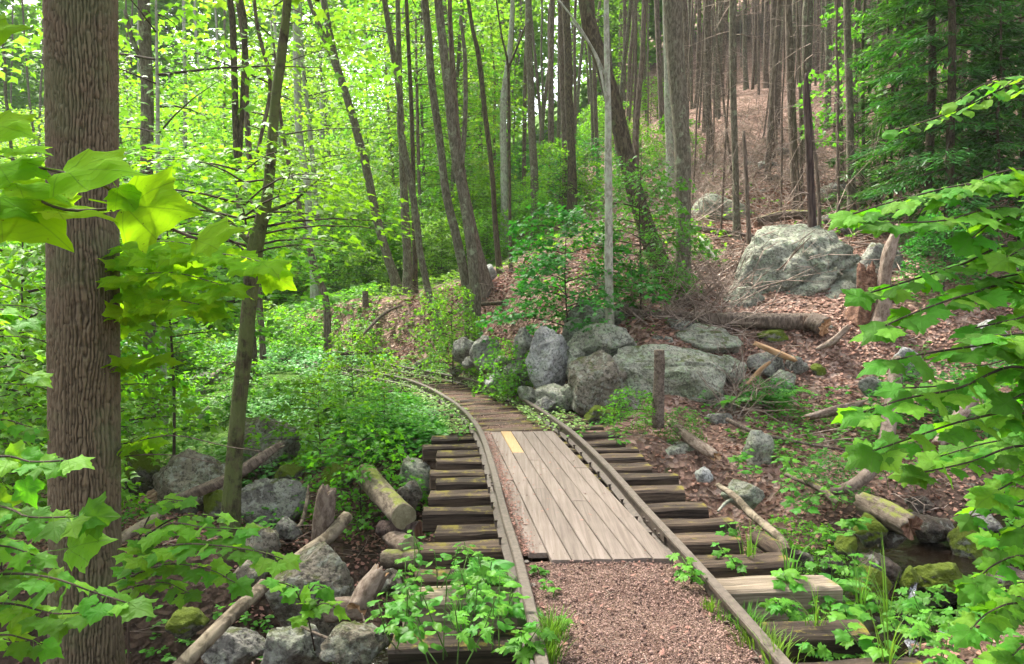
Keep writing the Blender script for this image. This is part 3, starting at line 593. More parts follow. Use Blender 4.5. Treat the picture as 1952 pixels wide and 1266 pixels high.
rock('boulder on the slope behind the blackened snag', 1595, 365, 60, 42, 21, 'rock', 92, .8, 4, .2, name='boulder', cat='boulder')
rock('small grey boulder behind the twin trunks on the far bank', 930, 515, 34, 24, 19, 'rock_pale', 93, .8, 3, .3)
rock('small mound of rock among dead leaves beyond the right rail', 805, 692, 34, 16, 15.9, 'rock_brown', 94, .8, 3, .3)
rock('rock in the leaf litter beside the far tie ends', 870, 706, 26, 16, 15.0, 'rock_brown', 95, .8, 3, .3)
# left bank rocks
rock('large rounded boulder beside the leaning birch log at lower left', 590, 1135, 192, 165, 5.6, 'rock_brown', 101, .8, 6, .15, name='boulder', cat='boulder', facets=9, rough=.08)
rock('grey boulder behind the upright broken stump on the left bank', 515, 968, 128, 100, 8.0, 'rock', 105, .8, 5, .2, name='boulder', cat='boulder', facets=9)
rock('dark mossy boulder between the big trunk and the forked tree', 355, 915, 150, 105, 8.6, 'rock_brown', 102, .8, 5, .3, name='boulder', cat='boulder')
rock('shadowed boulder just right of the big trunk', 268, 895, 60, 80, 9.0, 'rock_mossy', 104, .8, 4, .3, name='boulder', cat='boulder')
rock('pinkish flat-topped boulder behind the forked tree', 500, 845, 120, 90, 9.8, 'rock_brown', 106, .8, 5, .3, name='boulder', cat='boulder')
rock('small greenish boulder above the birch log at left', 496, 1035, 62, 62, 7.0, 'rock_brown', 107, .8, 4, .3)
rock('low flat rock under the birch log at the bottom', 430, 1235, 140, 60, 4.7, 'rock', 108, .8, 5, .3)
rock('slab of rock right of the birch log at the bottom edge', 560, 1245, 120, 75, 4.3, 'rock', 109, .8, 5, .3, rot=25)
rock('pale flat rock under the fallen twigs near the bottom', 668, 1232, 130, 60, 4.0, 'rock_brown', 110, .8, 4, .3)
rock('upper rock of the pair at the left tie ends', 770, 868, 42, 46, 9.3, 'rock', 111, .8, 4, .3)
rock('lower greenish rock of the pair at the left tie ends', 790, 908, 62, 64, 8.6, 'rock_lichen', 112, .8, 4, .3)
rock('pale rock half covered by low plants on the left bank', 608, 778, 56, 20, 12.8, 'rock_pale', 113, .8, 3, .5)
rock('small pale rock farther up the leafy left bank', 620, 730, 30, 16, 14.8, 'rock_pale', 114, .8, 3, .5)
rock('flat rock slab in the dead wood left of the leafy bank', 393, 720, 46, 20, 15.6, 'rock_brown', 115, .8, 3, .3)
rock('small stone below the flat slab on the left bank', 378, 744, 22, 16, 15, 'rock', 116, .8, 3, .3)
rock('dark rock under the pinkish boulder on the left bank', 545, 905, 56, 34, 9.0, 'rock_mossy', 117, .8, 4, .3)
rock('rock behind the mossy sawn log at the left tie ends', 780, 940, 46, 50, 7.9, 'rock_brown', 118, .8, 4, .3)
# creek rocks
rock('moss-covered rock upstream under the mossy log end', 1664, 1010, 62, 52, 6.9, 'rock_mossy', 121, .9, 4, .2)
rock('low mossy yellow-green rock left of the creek pool', 1617, 1040, 42, 30, 6.3, 'rock_mossy', 122, .9, 4, .2)
rock('bare brown-topped rock beside the creek pool', 1685, 1080, 72, 44, 6.1, 'rock_wet', 123, .9, 4, .3)
rock('square mossy rock beside the small cascade', 1672, 1115, 86, 62, 5.75, 'rock_mossy', 124, .8, 5, .3)
rock('big dark mossy rock in the middle of the creek', 1800, 1118, 100, 82, 6.2, 'rock_mossy', 125, .9, 5, .2)
rock('dark mossy rock on the far side of the creek pool', 1868, 1045, 90, 76, 7.1, 'rock_mossy', 126, .9, 5, .2)
rock('pale streaked rock on the creek bank at right', 1880, 998, 88, 36, 7.8, 'rock', 127, .9, 4, .3)
rock('squarish tan rock in the creek bed near the mossy log', 1835, 940, 56, 34, 8.8, 'rock_brown', 128, .9, 4, .3)
rock('rounded grey stone beside the squarish tan rock', 1878, 952, 34, 34, 8.5, 'rock', 129, .9, 4, .3)
rock('dark wet rock behind the creek pool', 1780, 1010, 90, 40, 7.4, 'rock_wet', 130, .9, 4, .3)
rock('small mossy stone splitting the cascade', 1738, 1105, 34, 42, 6.0, 'rock_mossy', 131, .9, 4, .2)
rock('small grey stone under the mossy log', 1705, 1020, 50, 34, 7.0, 'rock_wet', 132, .9, 4, .3)
rock('pale stone slab at the right edge above the creek', 1925, 922, 60, 18, 9.0, 'rock_pale', 133, .9, 3, .3)
rock('dark wet boulder at the right edge beside the creek', 1945, 1130, 120, 90, 5.8, 'rock_wet', 134, .9, 4, .3)
rr = np.random.default_rng(31)
for i in range(46):       # loose stones in the creek bed
    k = rr.integers(8, 62); p = CREEK[k % len(CREEK)] + rr.normal(0, .55, 2); s = rr.uniform(.07, .2); 
    V, F = rock_verts((s * 1.4, s * 1.1, s * .8), 300 + i, 2); z = gz(p[0], p[1])
    tag(link('stone', mesh_np('stone', V, F, M['rock_wet' if i % 3 else 'rock_mossy']), None, (p[0], p[1], z + s * .15)), 'small wet stone lying loose in the creek bed', 'stone', 'loose stones in the creek bed')
for i in range(34):      # loose stones on the litter slope
    px, Y = rr.uniform(1150, 1920), rr.uniform(15, 30); g = ground_px(px, Y); s = rr.uniform(.12, .5)
    V, F = rock_verts((s * 1.4, s * 1.1, s * .9), 400 + i, 2); tag(link('stone', mesh_np('stone', V, F, M['rock']), None, (g[0], g[1], g[2] + s * .1)), 'grey stone poking out of the dead leaves on the upper slope', 'stone', 'stones on the leaf-covered slope')
# cascade foam
def foam(path, wd, name='water_foam'):
    path = np.array(path); V = []
    if wd >= .06:
        for p in path: p[2] = CRZ[int(np.argmin(((CREEK - p[:2]) ** 2).sum(1)))] - 0.015
    for i, p in enumerate(path):
        for u in np.linspace(-1, 1, 7): V.append(p + np.array([u * wd * (0.6 + .5 * i / len(path)), 0.02 * math.cos(u * 2), .012 * math.sin(u * 9 + i)]))
    i = (np.arange(len(path) - 1)[:, None] * 7 + np.arange(6)[None]).ravel(); tag(link(name, mesh_np(name, np.array(V), np.c_[i, i + 1, i + 8, i + 7], M['foam'])), kind='structure')
foam([P(1742, 1112, 6.0), P(1739, 1125, 5.95), P(1737, 1140, 5.9), P(1742, 1150, 5.85)], .035)
foam([P(1735, 1143, 5.85), P(1748, 1152, 5.75), P(1752, 1158, 5.65)], .08)
foam([P(1870, 1085, 6.6), P(1876, 1096, 6.5), P(1885, 1102, 6.45)], .07)
foam([P(1800, 1158, 5.9), P(1812, 1166, 5.8), P(1826, 1170, 5.7)], .10)
# smaller rocks packed between the wall boulders
for i, (px, py, wp, hp, Y, mt, wh) in enumerate([(1000,650,44,50,12.6,'rock','behind the sapling left of the tall pale boulder'),(1090,745,40,34,11.3,'rock_lichen','at the foot of the tall pale boulder'),(1205,765,40,44,11.0,'rock_brown','in the gap right of the brown lichened boulder'),(1100,680,40,40,12.0,'rock_lichen','between the tall pale boulder and the topmost one'),
    (1195,700,44,34,11.8,'rock_lichen','above the gap beside the long pale-topped boulder'),(1400,700,50,44,11.6,'rock_lichen','at the right end of the long pale-topped boulder'),(1240,628,60,34,12.9,'rock_boulder','under the left part of the long fallen log'),(1185,600,60,40,13.2,'rock_boulder','behind the base of the slim pale trunk, right side'),(1300,618,50,24,12.8,'rock','under the long fallen log near its middle'),
    (1040,770,40,26,11.2,'rock','beside the right rail at the foot of the wall'),(1010,752,46,30,11.9,'rock_lichen','low at trackside left of the greenish rock'),(960,700,40,44,13.0,'rock','between the mottled grey rock and the left boulders'),(1380,770,60,36,10.9,'rock_brown','in the leaves below the right end of the long boulder')]):
    rock('small angular rock ' + wh, px, py, wp, hp, Y, mt, 150 + i, .9, 4, .3)
for i, (px, py, wp, hp, Y, mt, wh) in enumerate([(470,1090,60,40,6.2,'rock_brown','on the dark bank left of the large rounded boulder'),(720,870,60,40,9.6,'rock_brown','in the plants left of the tie ends'),(410,960,60,44,7.9,'rock_mossy','between the forked tree and the dark mossy boulder'),(545,1010,50,40,7.4,'rock','below the grey boulder on the left bank'),(640,905,60,40,8.9,'rock_mossy','under the plants behind the broken stump'),(350,1190,70,40,5.2,'rock_mossy','in the dark hollow left of the birch log'),(740,1110,50,40,5.2,'rock_brown','beside the top of the reddish split log'),(1530,1065,44,26,6.0,'rock_wet','on the creek bank right of the curved branch'),(1590,1075,40,26,5.9,'rock_wet','on the creek bank by the bare brown-topped rock'),(1955,1040,60,60,6.9,'rock_mossy','at the right edge above the creek'),(1760,960,44,26,8.2,'rock_wet','in the creek bed behind the mossy log')]):
    rock('rock ' + wh, px, py, wp, hp, Y, mt, 180 + i, .9, 4, .3)

foam([P(1735, 1085, 6.35), P(1742, 1096, 6.25), P(1744, 1104, 6.15)], .03)
foam([P(1762, 1163, 5.6), P(1790, 1170, 5.5), P(1815, 1176, 5.4)], .06)
# ------------------------------------------------------------------ trunks
def px_path(pts, Y, dY=0.0):
    n = len(pts); return np.array([P(x, y, Y + dY * i / max(1, n - 1)) for i, (x, y) in enumerate(pts)])
def trunk_mesh(name, path, rad, mat, k=14, step=0.16, bumps=0.06, seed=0, flare=True):
    path = np.asarray(path, float); rad = np.asarray(rad, float); n = max(2, int(np.ceil(np.linalg.norm(np.diff(path, axis=0), axis=1).sum() / len(path) / step)))
    A = catmull(np.c_[path, rad], n); p, r = A[:, :3], np.maximum(A[:, 3] * (.80 if flare else 1), .003)
    s = np.r_[0, np.cumsum(np.linalg.norm(np.diff(p, axis=0), axis=1))]
    if flare: r = r * (1 + 0.55 * np.exp(-np.maximum(0, s - .3) / (2.2 * r[0] + .08)))
    th = np.linspace(0, 2 * math.pi, k, endpoint=False); ang = 1 + bumps * fbm(np.stack([np.repeat(s * 1.3, k), np.tile(np.cos(th) * 1.3, len(s)), np.tile(np.sin(th) * 1.3, len(s))], 1) + seed, 3, seed).reshape(len(s), k) * 2
    if flare: ang = ang + (0.16 * np.cos(th * 5 + seed)[None] * np.exp(-s / (2.5 * r[0] + .05))[:, None])
    sec = np.stack([np.cos(th)[None] * r[:, None] * ang, np.sin(th)[None] * r[:, None] * ang], 2)
    p = p + np.c_[fbm(np.c_[s * .6, s * 0 + seed, s * 0], 3, seed), fbm(np.c_[s * .6, s * 0 + seed + 9, s * 0], 3, seed), s * 0] * (0.25 * rad.mean() + .01) * (s[:, None] > .4)
    V, F = sweep(p, sec, ref=(0, 1, 0)); return mesh_np(name, V, F, mat)
# ------------------------------------------------------------------ foliage generators
def spray_crown(H, z0, Rad, ns, lps, size, seed, T=LT_MAPLE, prof=None, droop=0.3, tilt=0.7, fan=0.42, rise=0.15, asp=1.0, branches=True, mat=None):
    r = np.random.default_rng(seed); Vs, Bs = [], []
    for i in range(ns):
        u = (i + r.uniform()) / ns; h = z0 + (H - z0) * u; az = i * 2.399 + r.normal(0, .3)
        R_ = Rad * (prof(u) if prof else (0.55 + .6 * math.sin(math.pi * min(1, u * .9 + .12)))) * r.uniform(.6, 1.1)
        N = max(8, int(lps * (R_ / Rad) ** 1.2)); t = r.beta(1.6, 1.1, N); lat = r.uniform(-1, 1, N) * fan * R_ * np.sqrt(t * (1.12 - t))
        d = np.array([math.cos(az), math.sin(az)]); q = np.array([-d[1], d[0]])
        rad = 0.12 * R_ + t * R_ * .9; z = h + rise * rad - droop * R_ * t ** 2 * .9 + r.normal(0, .05 * R_ + .02, N) - np.abs(lat) * .18
        pos = np.c_[d[0] * rad + q[0] * lat, d[1] * rad + q[1] * lat, z]
        ax, nr = mkframes(az + lat / (R_ * fan + .01) * 0.9 + r.normal(0, .45, N), tilt, r, N)
        Vs.append(leaves(T, pos, ax, nr, size * r.uniform(.6, 1.25, N), asp))
        if branches:
            bp = np.array([(d[0] * x, d[1] * x, h - .15 * R_ * (1 - x / R_) + rise * x - droop * R_ * (x / R_) ** 2 * .9) for x in np.linspace(0, R_ * .92, 5)])
            rr_ = np.linspace(.004 + .0055 * R_, .002, 5); Bs.append(sweep(bp, np.array([ring(4, a) for a in rr_]), cap=False))
    me = mesh_np('crown', *join(Vs), mat or M['leaf_mid'], False); bm_ = mesh_np('branches', *join(Bs), M['twig_dark'], True) if branches else None
    return me, bm_
def recolor(me, mat):
    m2 = me.copy(); m2.materials[0] = mat; return m2
UND = [spray_crown(3.4, .5, 1.7, 44, 95, .115, 200 + i, mat=M['leaf_mid']) for i in range(3)]           # understory maple
SHR = [spray_crown(1.5, .15, .95, 26, 64, .085, 220 + i, mat=M['leaf_mid']) for i in range(3)]          # low shrub
TRE = [spray_crown(13, 2.2, 3.1, 80, 80, .17, 240 + i, mat=M['leaf_sunny'], droop=.3) for i in range(3)]  # leafy tree
TOP = [spray_crown(19, 11.0, 3.4, 24, 70, .19, 260 + i, mat=M['leaf_sunny'], droop=.2) for i in range(2)]   # high crown
UNL = spray_crown(3.25, 1.0, 1.4, 26, 130, .12, 299, mat=M['leaf_deep'], droop=.42, tilt=.5, rise=.25)
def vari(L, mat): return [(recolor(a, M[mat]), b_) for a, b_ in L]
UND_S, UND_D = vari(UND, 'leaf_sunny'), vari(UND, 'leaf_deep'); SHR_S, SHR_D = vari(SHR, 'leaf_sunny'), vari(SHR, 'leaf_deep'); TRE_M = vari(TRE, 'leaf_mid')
SHRSET = {a for L_ in (SHR, SHR_S, SHR_D) for a, _ in L_}
STM = {}
for nm, mt in (('grey', 'bark_grey'), ('brown', 'bark_brown'), ('dark', 'bark_dark'), ('pale', 'bark_pale')):
    STM[nm] = []
    for i in range(3):
        zz = np.linspace(-.6, 22, 9); r = np.random.default_rng(50 + i)
        pth = np.c_[np.cumsum(r.normal(0, .09, 9)), np.cumsum(r.normal(0, .09, 9)), zz]; pth[:, :2] -= pth[0, :2]
        STM[nm].append(trunk_mesh('trunk', pth, np.linspace(.14, .06, 9), M[mt], 10, .6, .05, i))
SST = trunk_mesh('stem', np.array([(0, 0, -.3), (.03, .02, 1.0), (-.02, .05, 2.1), (.02, .03, 3.3)]), np.array([.022, .018, .012, .005]), M['twig_dark'], 6, .3, .05, 3, False)
def plant_tree(base, var, stem, label, group=None, sc=1.0, cs=(1, 1, 1), rz=None, name='tree', cat='tree', cz=0.0, sr=1.0, lean=(0, 0), crown=True, sh=1.0):
    t = thing(name, label, cat, base, random.uniform(0, 6.28) if rz is None else rz, group)
    t.rotation_euler = (lean[0], lean[1], t.rotation_euler[2]); t.scale = (sc,) * 3
    if stem is SST and var is not None and var[0] in SHRSET: sh, sr = .4, .5
    if stem is not None: link('trunk' if stem is not SST else 'stem', stem, t, None, None, (sr, sr, sh))
    if var is not None:
        tag(link('crown', var[0], t, (0, 0, cz), None, cs), kind='stuff')
        if var[1] is not None: tag(link('branches', var[1], t, (0, 0, cz), None, cs), kind='stuff')
    return t
# ------------------------------------------------------------------ dead twigs on trunks
def dead_twigs(zlo, zhi, n, L, seed, path=None, rad=0.1):
    r = np.random.default_rng(seed); out = []
    for i in range(n):
        z = r.uniform(zlo, zhi); az = r.uniform(0, 6.28); l = L * r.uniform(.3, 1.1)
        c = np.array([np.interp(z, path[:, 2], path[:, 0]), np.interp(z, path[:, 2], path[:, 1]), z]) if path is not None else np.array([0, 0, z])
        t = np.linspace(0, l, 5)[:, None]; d = np.array([math.cos(az), math.sin(az), r.normal(-.05, .25)]); p = c + d * t + np.c_[t * 0, t * 0, -.15 * t ** 2] + np.cumsum(r.normal(0, .02, (5, 3)), 0)
        out.append(sweep(p, np.array([ring(3, a) for a in np.linspace(.011, .003, 5)]), cap=False))
        for q in range(2):
            j = r.integers(1, 4); d2 = norm(d + r.normal(0, .6, 3)); p2 = p[j] + d2 * np.linspace(0, l * .4, 3)[:, None]; out.append(sweep(p2, np.array([ring(3, a) for a in (.006, .004, .002)]), cap=False))
    return mesh_np('dead_twigs', *join(out), M['twig'])
# ------------------------------------------------------------------ the big near trunk
def big_trunk():
    Yb = 4.9; base = P(165, 1266, Yb); top = P(155, 0, Yb); d = (top - base) / (top[2] - base[2]); g = gz(base[0], Yb)
    zz = np.r_[np.linspace(g - .4, -.9, 8, endpoint=False), np.linspace(-.9, 3.9, 430, endpoint=False), np.linspace(3.9, 17, 50)]
    k = 250; th = np.linspace(0, 2 * math.pi, k, endpoint=False); c = base + d * (zz - base[2])[:, None]
    rad = np.interp(zz, [g - .4, -.6, 0, 3.7, 17], [.32, .212, .206, .202, .11]); Z = np.repeat(zz, k); T_ = np.tile(th, len(zz))
    q = np.c_[np.cos(T_), np.sin(T_), Z * 0] * 0.226
    wz = Z + 0; wp = np.c_[q[:, :2] * 4, wz * 2.2]; wx = fbm(wp, 3, 61) * .03; wy = fbm(wp + 40, 3, 62) * .03
    NR = 60; wq = lambda sc, zs, sd: fbm(np.c_[q[:, :2] * sc, wz * zs], 3, sd)
    uu = T_ / (2 * math.pi) * NR + wq(6, 1.3, 21) * 2.2 + wq(30, 9, 22) * .75; idx = np.floor(uu); fr = np.abs(uu - idx - .5) * 2
    uu2 = T_ / (2 * math.pi) * NR * 2 + wq(20, 5, 31) * 2.4; fr2 = np.abs(uu2 - np.floor(uu2) - .5) * 2
    crk = vn(np.c_[idx * 3.7, wz * 16 + idx * 5.1, wz * 0], 9); crack = np.clip(1 - np.abs(crk) / .16, 0, 1)
    fine = fbm(np.c_[q[:, 0] * 120, q[:, 1] * 120, wz * 45], 3, 12); dep = .6 + .6 * wq(7, 1.2, 41)
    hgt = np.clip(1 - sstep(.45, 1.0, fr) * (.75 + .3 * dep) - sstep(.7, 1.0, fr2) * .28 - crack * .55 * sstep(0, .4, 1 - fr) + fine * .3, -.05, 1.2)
    R_ = np.repeat(rad, k) * (1 + .04 * fbm(np.c_[q * 5, ][:, :3] + np.c_[Z * 0, Z * 0, Z * .5], 3, 3)) + (hgt - .6) * 0.021
    C = np.repeat(c, k, 0); V = C + np.c_[np.cos(T_) * R_, np.sin(T_) * R_, Z * 0]
    n = len(zz); i = (np.arange(n - 1)[:, None] * k + np.arange(k)[None]).ravel(); j = (np.arange(n - 1)[:, None] * k + (np.arange(k) + 1)[None] % k).ravel()
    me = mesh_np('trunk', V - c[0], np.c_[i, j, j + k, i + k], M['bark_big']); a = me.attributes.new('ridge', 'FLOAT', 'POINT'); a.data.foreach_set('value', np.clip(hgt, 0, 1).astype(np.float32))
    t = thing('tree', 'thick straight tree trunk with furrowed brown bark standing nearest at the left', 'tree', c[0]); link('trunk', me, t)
    st = link('branch', trunk_mesh('branch', np.array([P(205/2, 408, 4.7), P(80, 402, 4.55), P(40, 398, 4.4)]) - c[0], np.array([.022, .014, .006]), M['bark_big'], 8, .05, .1, 3, False), t)
    tag(link('crown', TOP[0][0], t, (0, 0, .5)), kind='stuff'); tag(link('branches', TOP[0][1], t, (0, 0, .5)), kind='stuff')
    return t, c[0]
BIG, BIGP = big_trunk()
# ------------------------------------------------------------------ individually placed trunks
def tree_px(label, pts, wid, Y, mat='bark_grey', extra=(), crown=True, dead=0, top=None, dY=0.0, k=14, name='tree', group=None, sink=.4, straight=14, crn=None, cat='tree', seed=None, twm=None):
    seed = int(abs(pts[0][0]) * 7 + Y * 3) % 997 if seed is None else seed
    path = px_path(pts, Y, dY); b0 = path[0].copy(); g = gz(b0[0], b0[1]); low = b0 + (b0 - path[1]) / max(.3, np.linalg.norm(b0 - path[1])) * 0
    low[2] = min(g, b0[2]) - sink; rad = np.array(wid, float) / FPX * Y / 2
    if top is None:
        d = path[-1] - path[-2]; d /= np.linalg.norm(d); hN = max(path[-1][2] + 2.5, g + straight)
        up = []; c = path[-1].copy(); dd = d.copy()
        for _ in range(4): dd = norm(dd * .8 + np.array([0, 0, .25])); c = c + dd * (hN - path[-1][2]) / 4; up.append(c.copy())
        path = np.vstack([low, path, up]); rad = np.r_[rad[0] * 1.05, rad, np.linspace(rad[-1] * .93, rad[-1] * .5, 4)]
    else: path = np.vstack([low, path]); rad = np.r_[rad[0] * 1.05, rad]
    t = thing(name, label, cat, low, 0, group); link('trunk', trunk_mesh('trunk', path - low, rad, M[mat], k, .12 if Y < 18 else .25, .07, seed), t)
    for (ep, ew) in extra:
        q = px_path(ep, Y, 0); q = q + np.array([0, 0.03 * 0, 0]); link('stem', trunk_mesh('stem', q - low, np.array(ew, float) / FPX * Y / 2, M[mat], 9, .12, .06, seed + 5, False), t)
    if dead: tag(link('dead_twigs', dead_twigs(g + 1.0 - low[2] * 0, g + 7.5, dead, 1.1, seed, path) , t, (-low[0], -low[1], -low[2])), kind='stuff')
    if crown and top is None and (Y < 18 or seed % 3 == 0):
        cv = crn or TOP[seed % 2]; tp = path[-2] - low; z0 = 15.5
        o = tag(link('crown', cv[0], t, (tp[0], tp[1], tp[2] - z0 + 1.0), (0, 0, seed), 1.0), kind='stuff'); tag(link('branches', cv[1], t, o.location, (0, 0, seed), 1.0), kind='stuff')
    return t
L = 'bark_grey'
t = tree_px('crooked forked tree with dark mossy bark growing among the left bank boulders', [(440,1010),(452,850),(462,720),(474,600),(487,470),(508,380),(516,300),(524,190),(536,100),(548,0)], [44,38,36,34,36,26,24,23,23,20], 7.0, 'bark_moss',
        extra=[([(487,470),(468,455),(440,425),(400,400),(360,380)], [14,10,8,6,4]), ([(500,440),(520,400),(560,385),(620,330)], [10,7,5,3])], k=20, straight=10)
tree_px('slim dark stem behind the forked tree, left of the leaning pair', [(484,700),(480,620),(462,460),(452,300),(445,60),(440,0)], [16,15,15,16,15,14], 16, 'bark_dark', extra=[([(455,340),(462,200),(468,60),(460,0)], [8,9,10,9])])
tree_px('slim twisting stem between the forked tree and the pale trunk', [(500,640),(492,520),(478,330),(470,200),(468,100),(455,0)], [14,13,13,14,14,13], 19, 'bark_brown', extra=[([(480,340),(500,250),(515,160),(492,60),(484,0)], [7,7,8,7,7])])
tree_px('grey trunk just right of the big trunk, taller of the close pair', [(288,775),(285,640),(284,480),(280,300),(278,150),(276,0)], [34,31,30,29,28,27], 14.5, 'bark_grey', extra=[([(268,110),(250,70),(238,20)], [9,8,6])])
tree_px('thin pale stem beside the grey trunk right of the big trunk', [(312,800),(311,700),(308,600),(302,450),(300,250)], [15,14,14,12,9], 13.5, 'bark_pale', straight=8)
tree_px('straight pale grey trunk behind the forked tree top', [(600,560),(592,450),(584,350),(570,250),(566,120),(565,0)], [19,18,17,17,17,16], 27, 'bark_pale')
tree_px('dark leaning trunk ending in the hollow left of the far bank', [(622,582),(602,520),(584,450),(566,380),(552,320),(540,255)], [17,16,14,12,11,8], 20, 'bark_brown', straight=8)
tree_px('bleached broken snag standing far off in the bright clearing', [(612,308),(613,260),(615,165)], [14,13,11], 42, 'bark_pale', top=1, name='dead_tree')
tree_px('long curved grey trunk leaning left with a fork near the top', [(755,545),(735,480),(712,385),(695,305),(672,220),(640,120),(608,50),(588,0)], [24,21,20,20,19,18,12,10], 24, 'bark_grey', extra=[([(642,128),(628,60),(618,0)], [13,13,12])])
tree_px('curving grey stem crossing in front of the twin trunks on the far bank', [(835,620),(818,560),(800,480),(790,400),(780,330),(764,250),(760,180),(745,80),(732,0)], [17,16,16,16,17,16,15,14,13], 19, 'bark_grey')
tree_px('straight grey trunk left of the twin trunks, thickest of its cluster', [(777,550),(775,470),(772,390),(768,280),(764,200)], [22,20,19,17,14], 22.5, 'bark_grey', straight=11)
tree_px('thin dark stem close behind the straight grey trunk of the cluster', [(791,552),(790,470),(788,330),(783,200),(776,60)], [14,12,11,10,9], 23, 'bark_dark', straight=12)
tree_px('slim bare stem rising right of the cluster on the far bank', [(806,470),(800,380),(797,300),(795,200)], [9,8,8,7], 30, 'bark_brown', straight=10)
tree_px('left one of the twin grey trunks at the bend of the track', [(893,600),(884,520),(868,450),(852,380),(840,280),(826,180),(816,80),(808,0)], [20,22,21,20,18,18,18,17], 16, 'bark_grey', k=16)
tree_px('front right one of the twin grey trunks at the bend of the track', [(908,615),(902,520),(888,400),(872,310),(860,220),(848,110),(836,0)], [27,25,24,22,21,21,20], 15.6, 'bark_grey', k=16, extra=[([(880,320),(886,240),(886,120),(878,30)], [10,9,8,6])])
tree_px('leaning brown trunk rising behind the twin grey trunks', [(925,552),(908,470),(893,400),(880,330),(872,250)], [34,27,23,20,16], 18.5, 'bark_brown', straight=8)
tree_px('slender curved trunk right of the twin trunks, leaning left', [(952,522),(946,440),(938,330),(926,220),(912,110),(902,60)], [14,13,12,12,11,9], 21, 'bark_dark', straight=10)
tree_px('pale trunk behind the slender curved trunk', [(962,400),(960,300),(960,180),(972,100),(978,0)], [18,16,15,12,10], 30, 'bark_pale')
tree_px('very thin forked sapling stem right of the slender curved trunk', [(974,518),(972,400),(970,260),(968,130),(956,70)], [8,7,7,6,4], 20, 'bark_dark', straight=6, extra=[([(969,130),(985,90),(1000,50)], [5,4,3])])
tree_px('straight grey trunk standing above the layered green sapling', [(1020,410),(1016,300),(1012,180),(1008,80),(1006,0)], [20,18,17,16,15], 29, 'bark_grey')
tree_px('dark straight trunk behind the layered green sapling', [(1090,340),(1088,240),(1083,120),(1078,0)], [22,20,19,19], 29, 'bark_dark')
tree_px('thin trunk left beside the dark straight trunk', [(1076,345),(1074,220),(1070,110),(1068,0)], [14,13,13,12], 31, 'bark_brown')
tree_px('big dark trunk leaning right to left behind the slim pale trunk', [(1278,580),(1262,520),(1238,450),(1215,380),(1195,300),(1172,210),(1150,130),(1128,60),(1118,0)], [56,48,42,40,38,38,36,36,34], 14.5, 'bark_dark', k=20)
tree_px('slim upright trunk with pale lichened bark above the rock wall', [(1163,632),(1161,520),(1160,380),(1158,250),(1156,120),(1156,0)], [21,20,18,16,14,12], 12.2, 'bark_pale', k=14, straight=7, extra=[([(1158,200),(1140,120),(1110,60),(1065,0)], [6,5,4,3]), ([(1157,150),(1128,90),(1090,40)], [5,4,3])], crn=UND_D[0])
tree_px('thick straight grey trunk standing in brush right of the leaning dark trunk', [(1297,590),(1302,460),(1300,330),(1296,200),(1290,90),(1285,0)], [42,37,36,39,42,44], 14.2, 'bark_grey', k=20)
tree_px('pale trunk close behind the thick straight grey trunk', [(1278,330),(1276,200),(1272,100),(1270,0)], [22,20,18,17], 27, 'bark_pale')
tree_px('curved brown trunk left of the thick straight grey trunk', [(1212,300),(1216,200),(1224,100),(1228,0)], [14,13,12,12], 26, 'bark_brown')
tree_px('thin grey trunk with dead twigs between the thick trunk and the boulder', [(1405,452),(1402,330),(1398,200),(1396,90),(1395,0)], [17,15,15,15,14], 16.5, 'bark_grey', dead=24)
tree_px('short thin dead stem right beside the thin grey trunk', [(1428,470),(1424,380),(1420,300),(1417,250)], [11,10,9,7], 16.2, 'bark_brown', top=1, dead=8, name='dead_tree')
tree_px('straight brown trunk behind the blackened snag', [(1520,400),(1514,300),(1508,150),(1503,0)], [20,19,18,17], 20, 'bark_brown', dead=22)
tree_px('slim orange barked dead stem left of the blackened snag', [(1528,330),(1526,200),(1522,90),(1520,0)], [9,8,7,6], 22, 'bark_brown', dead=20)
tree_px('blackened broken snag standing above the huge boulder', [(1549,438),(1546,350),(1542,250),(1538,180),(1538,140)], [20,18,17,16,7], 15.2, 'bark_snag', top=1, dead=16, name='dead_tree', seed=5)
tree_px('thin dead stem close right of the blackened snag', [(1562,405),(1558,330),(1548,250),(1545,200)], [9,8,7,5], 16.5, 'bark_brown', top=1, dead=8, name='dead_tree')
tree_px('grey trunk right of the snag behind the huge boulder', [(1622,425),(1621,320),(1618,180),(1616,0)], [20,19,17,16], 18, 'bark_grey', dead=14)
tree_px('rough brown trunk close left of the grey trunk behind the boulder', [(1602,360),(1600,260),(1598,120),(1596,0)], [18,17,16,15], 21, 'bark_brown')
tree_px('slim dark trunk behind the hemlock foliage at right', [(1828,330),(1830,200),(1832,100),(1832,0)], [26,24,24,23], 22, 'bark_brown')
# ------------------------------------------------------------------ scattered background trees
rr = np.random.default_rng(12); taken = []
LM = [(-300, 'beyond the left edge of the big near trunk'), (90, 'hidden partly behind the big near trunk'), (225, 'just right of the big near trunk'), (330, 'between the grey trunk and the forked tree'), (430, 'directly behind the forked tree'), (540, 'near the straight pale trunk'), (620, 'beside the curved leaning trunk'), (700, 'behind the curved leaning trunk foot'), (765, 'in the cluster of straight grey trunks'), (825, 'behind the twin grey trunks'), (925, 'by the slender curved trunk'), (1000, 'above the large layered sapling'), (1080, 'behind the dark straight trunk'), (1130, 'behind the slim pale trunk'), (1200, 'above the leaning dark trunk foot'), (1265, 'beside the thick straight grey trunk'), (1340, 'right of the thick grey trunk'), (1395, 'behind the thin grey trunk'), (1450, 'above the left end of the huge boulder'), (1510, 'behind the blackened snag'), (1560, 'right of the blackened snag'), (1640, 'beside the trunk behind the boulder'), (1700, 'at the left side of the hemlocks'), (1780, 'behind the hemlock pair'), (1860, 'right of the hemlock pair'), (1930, 'at the right edge of the hillside')]
SEEN = {}
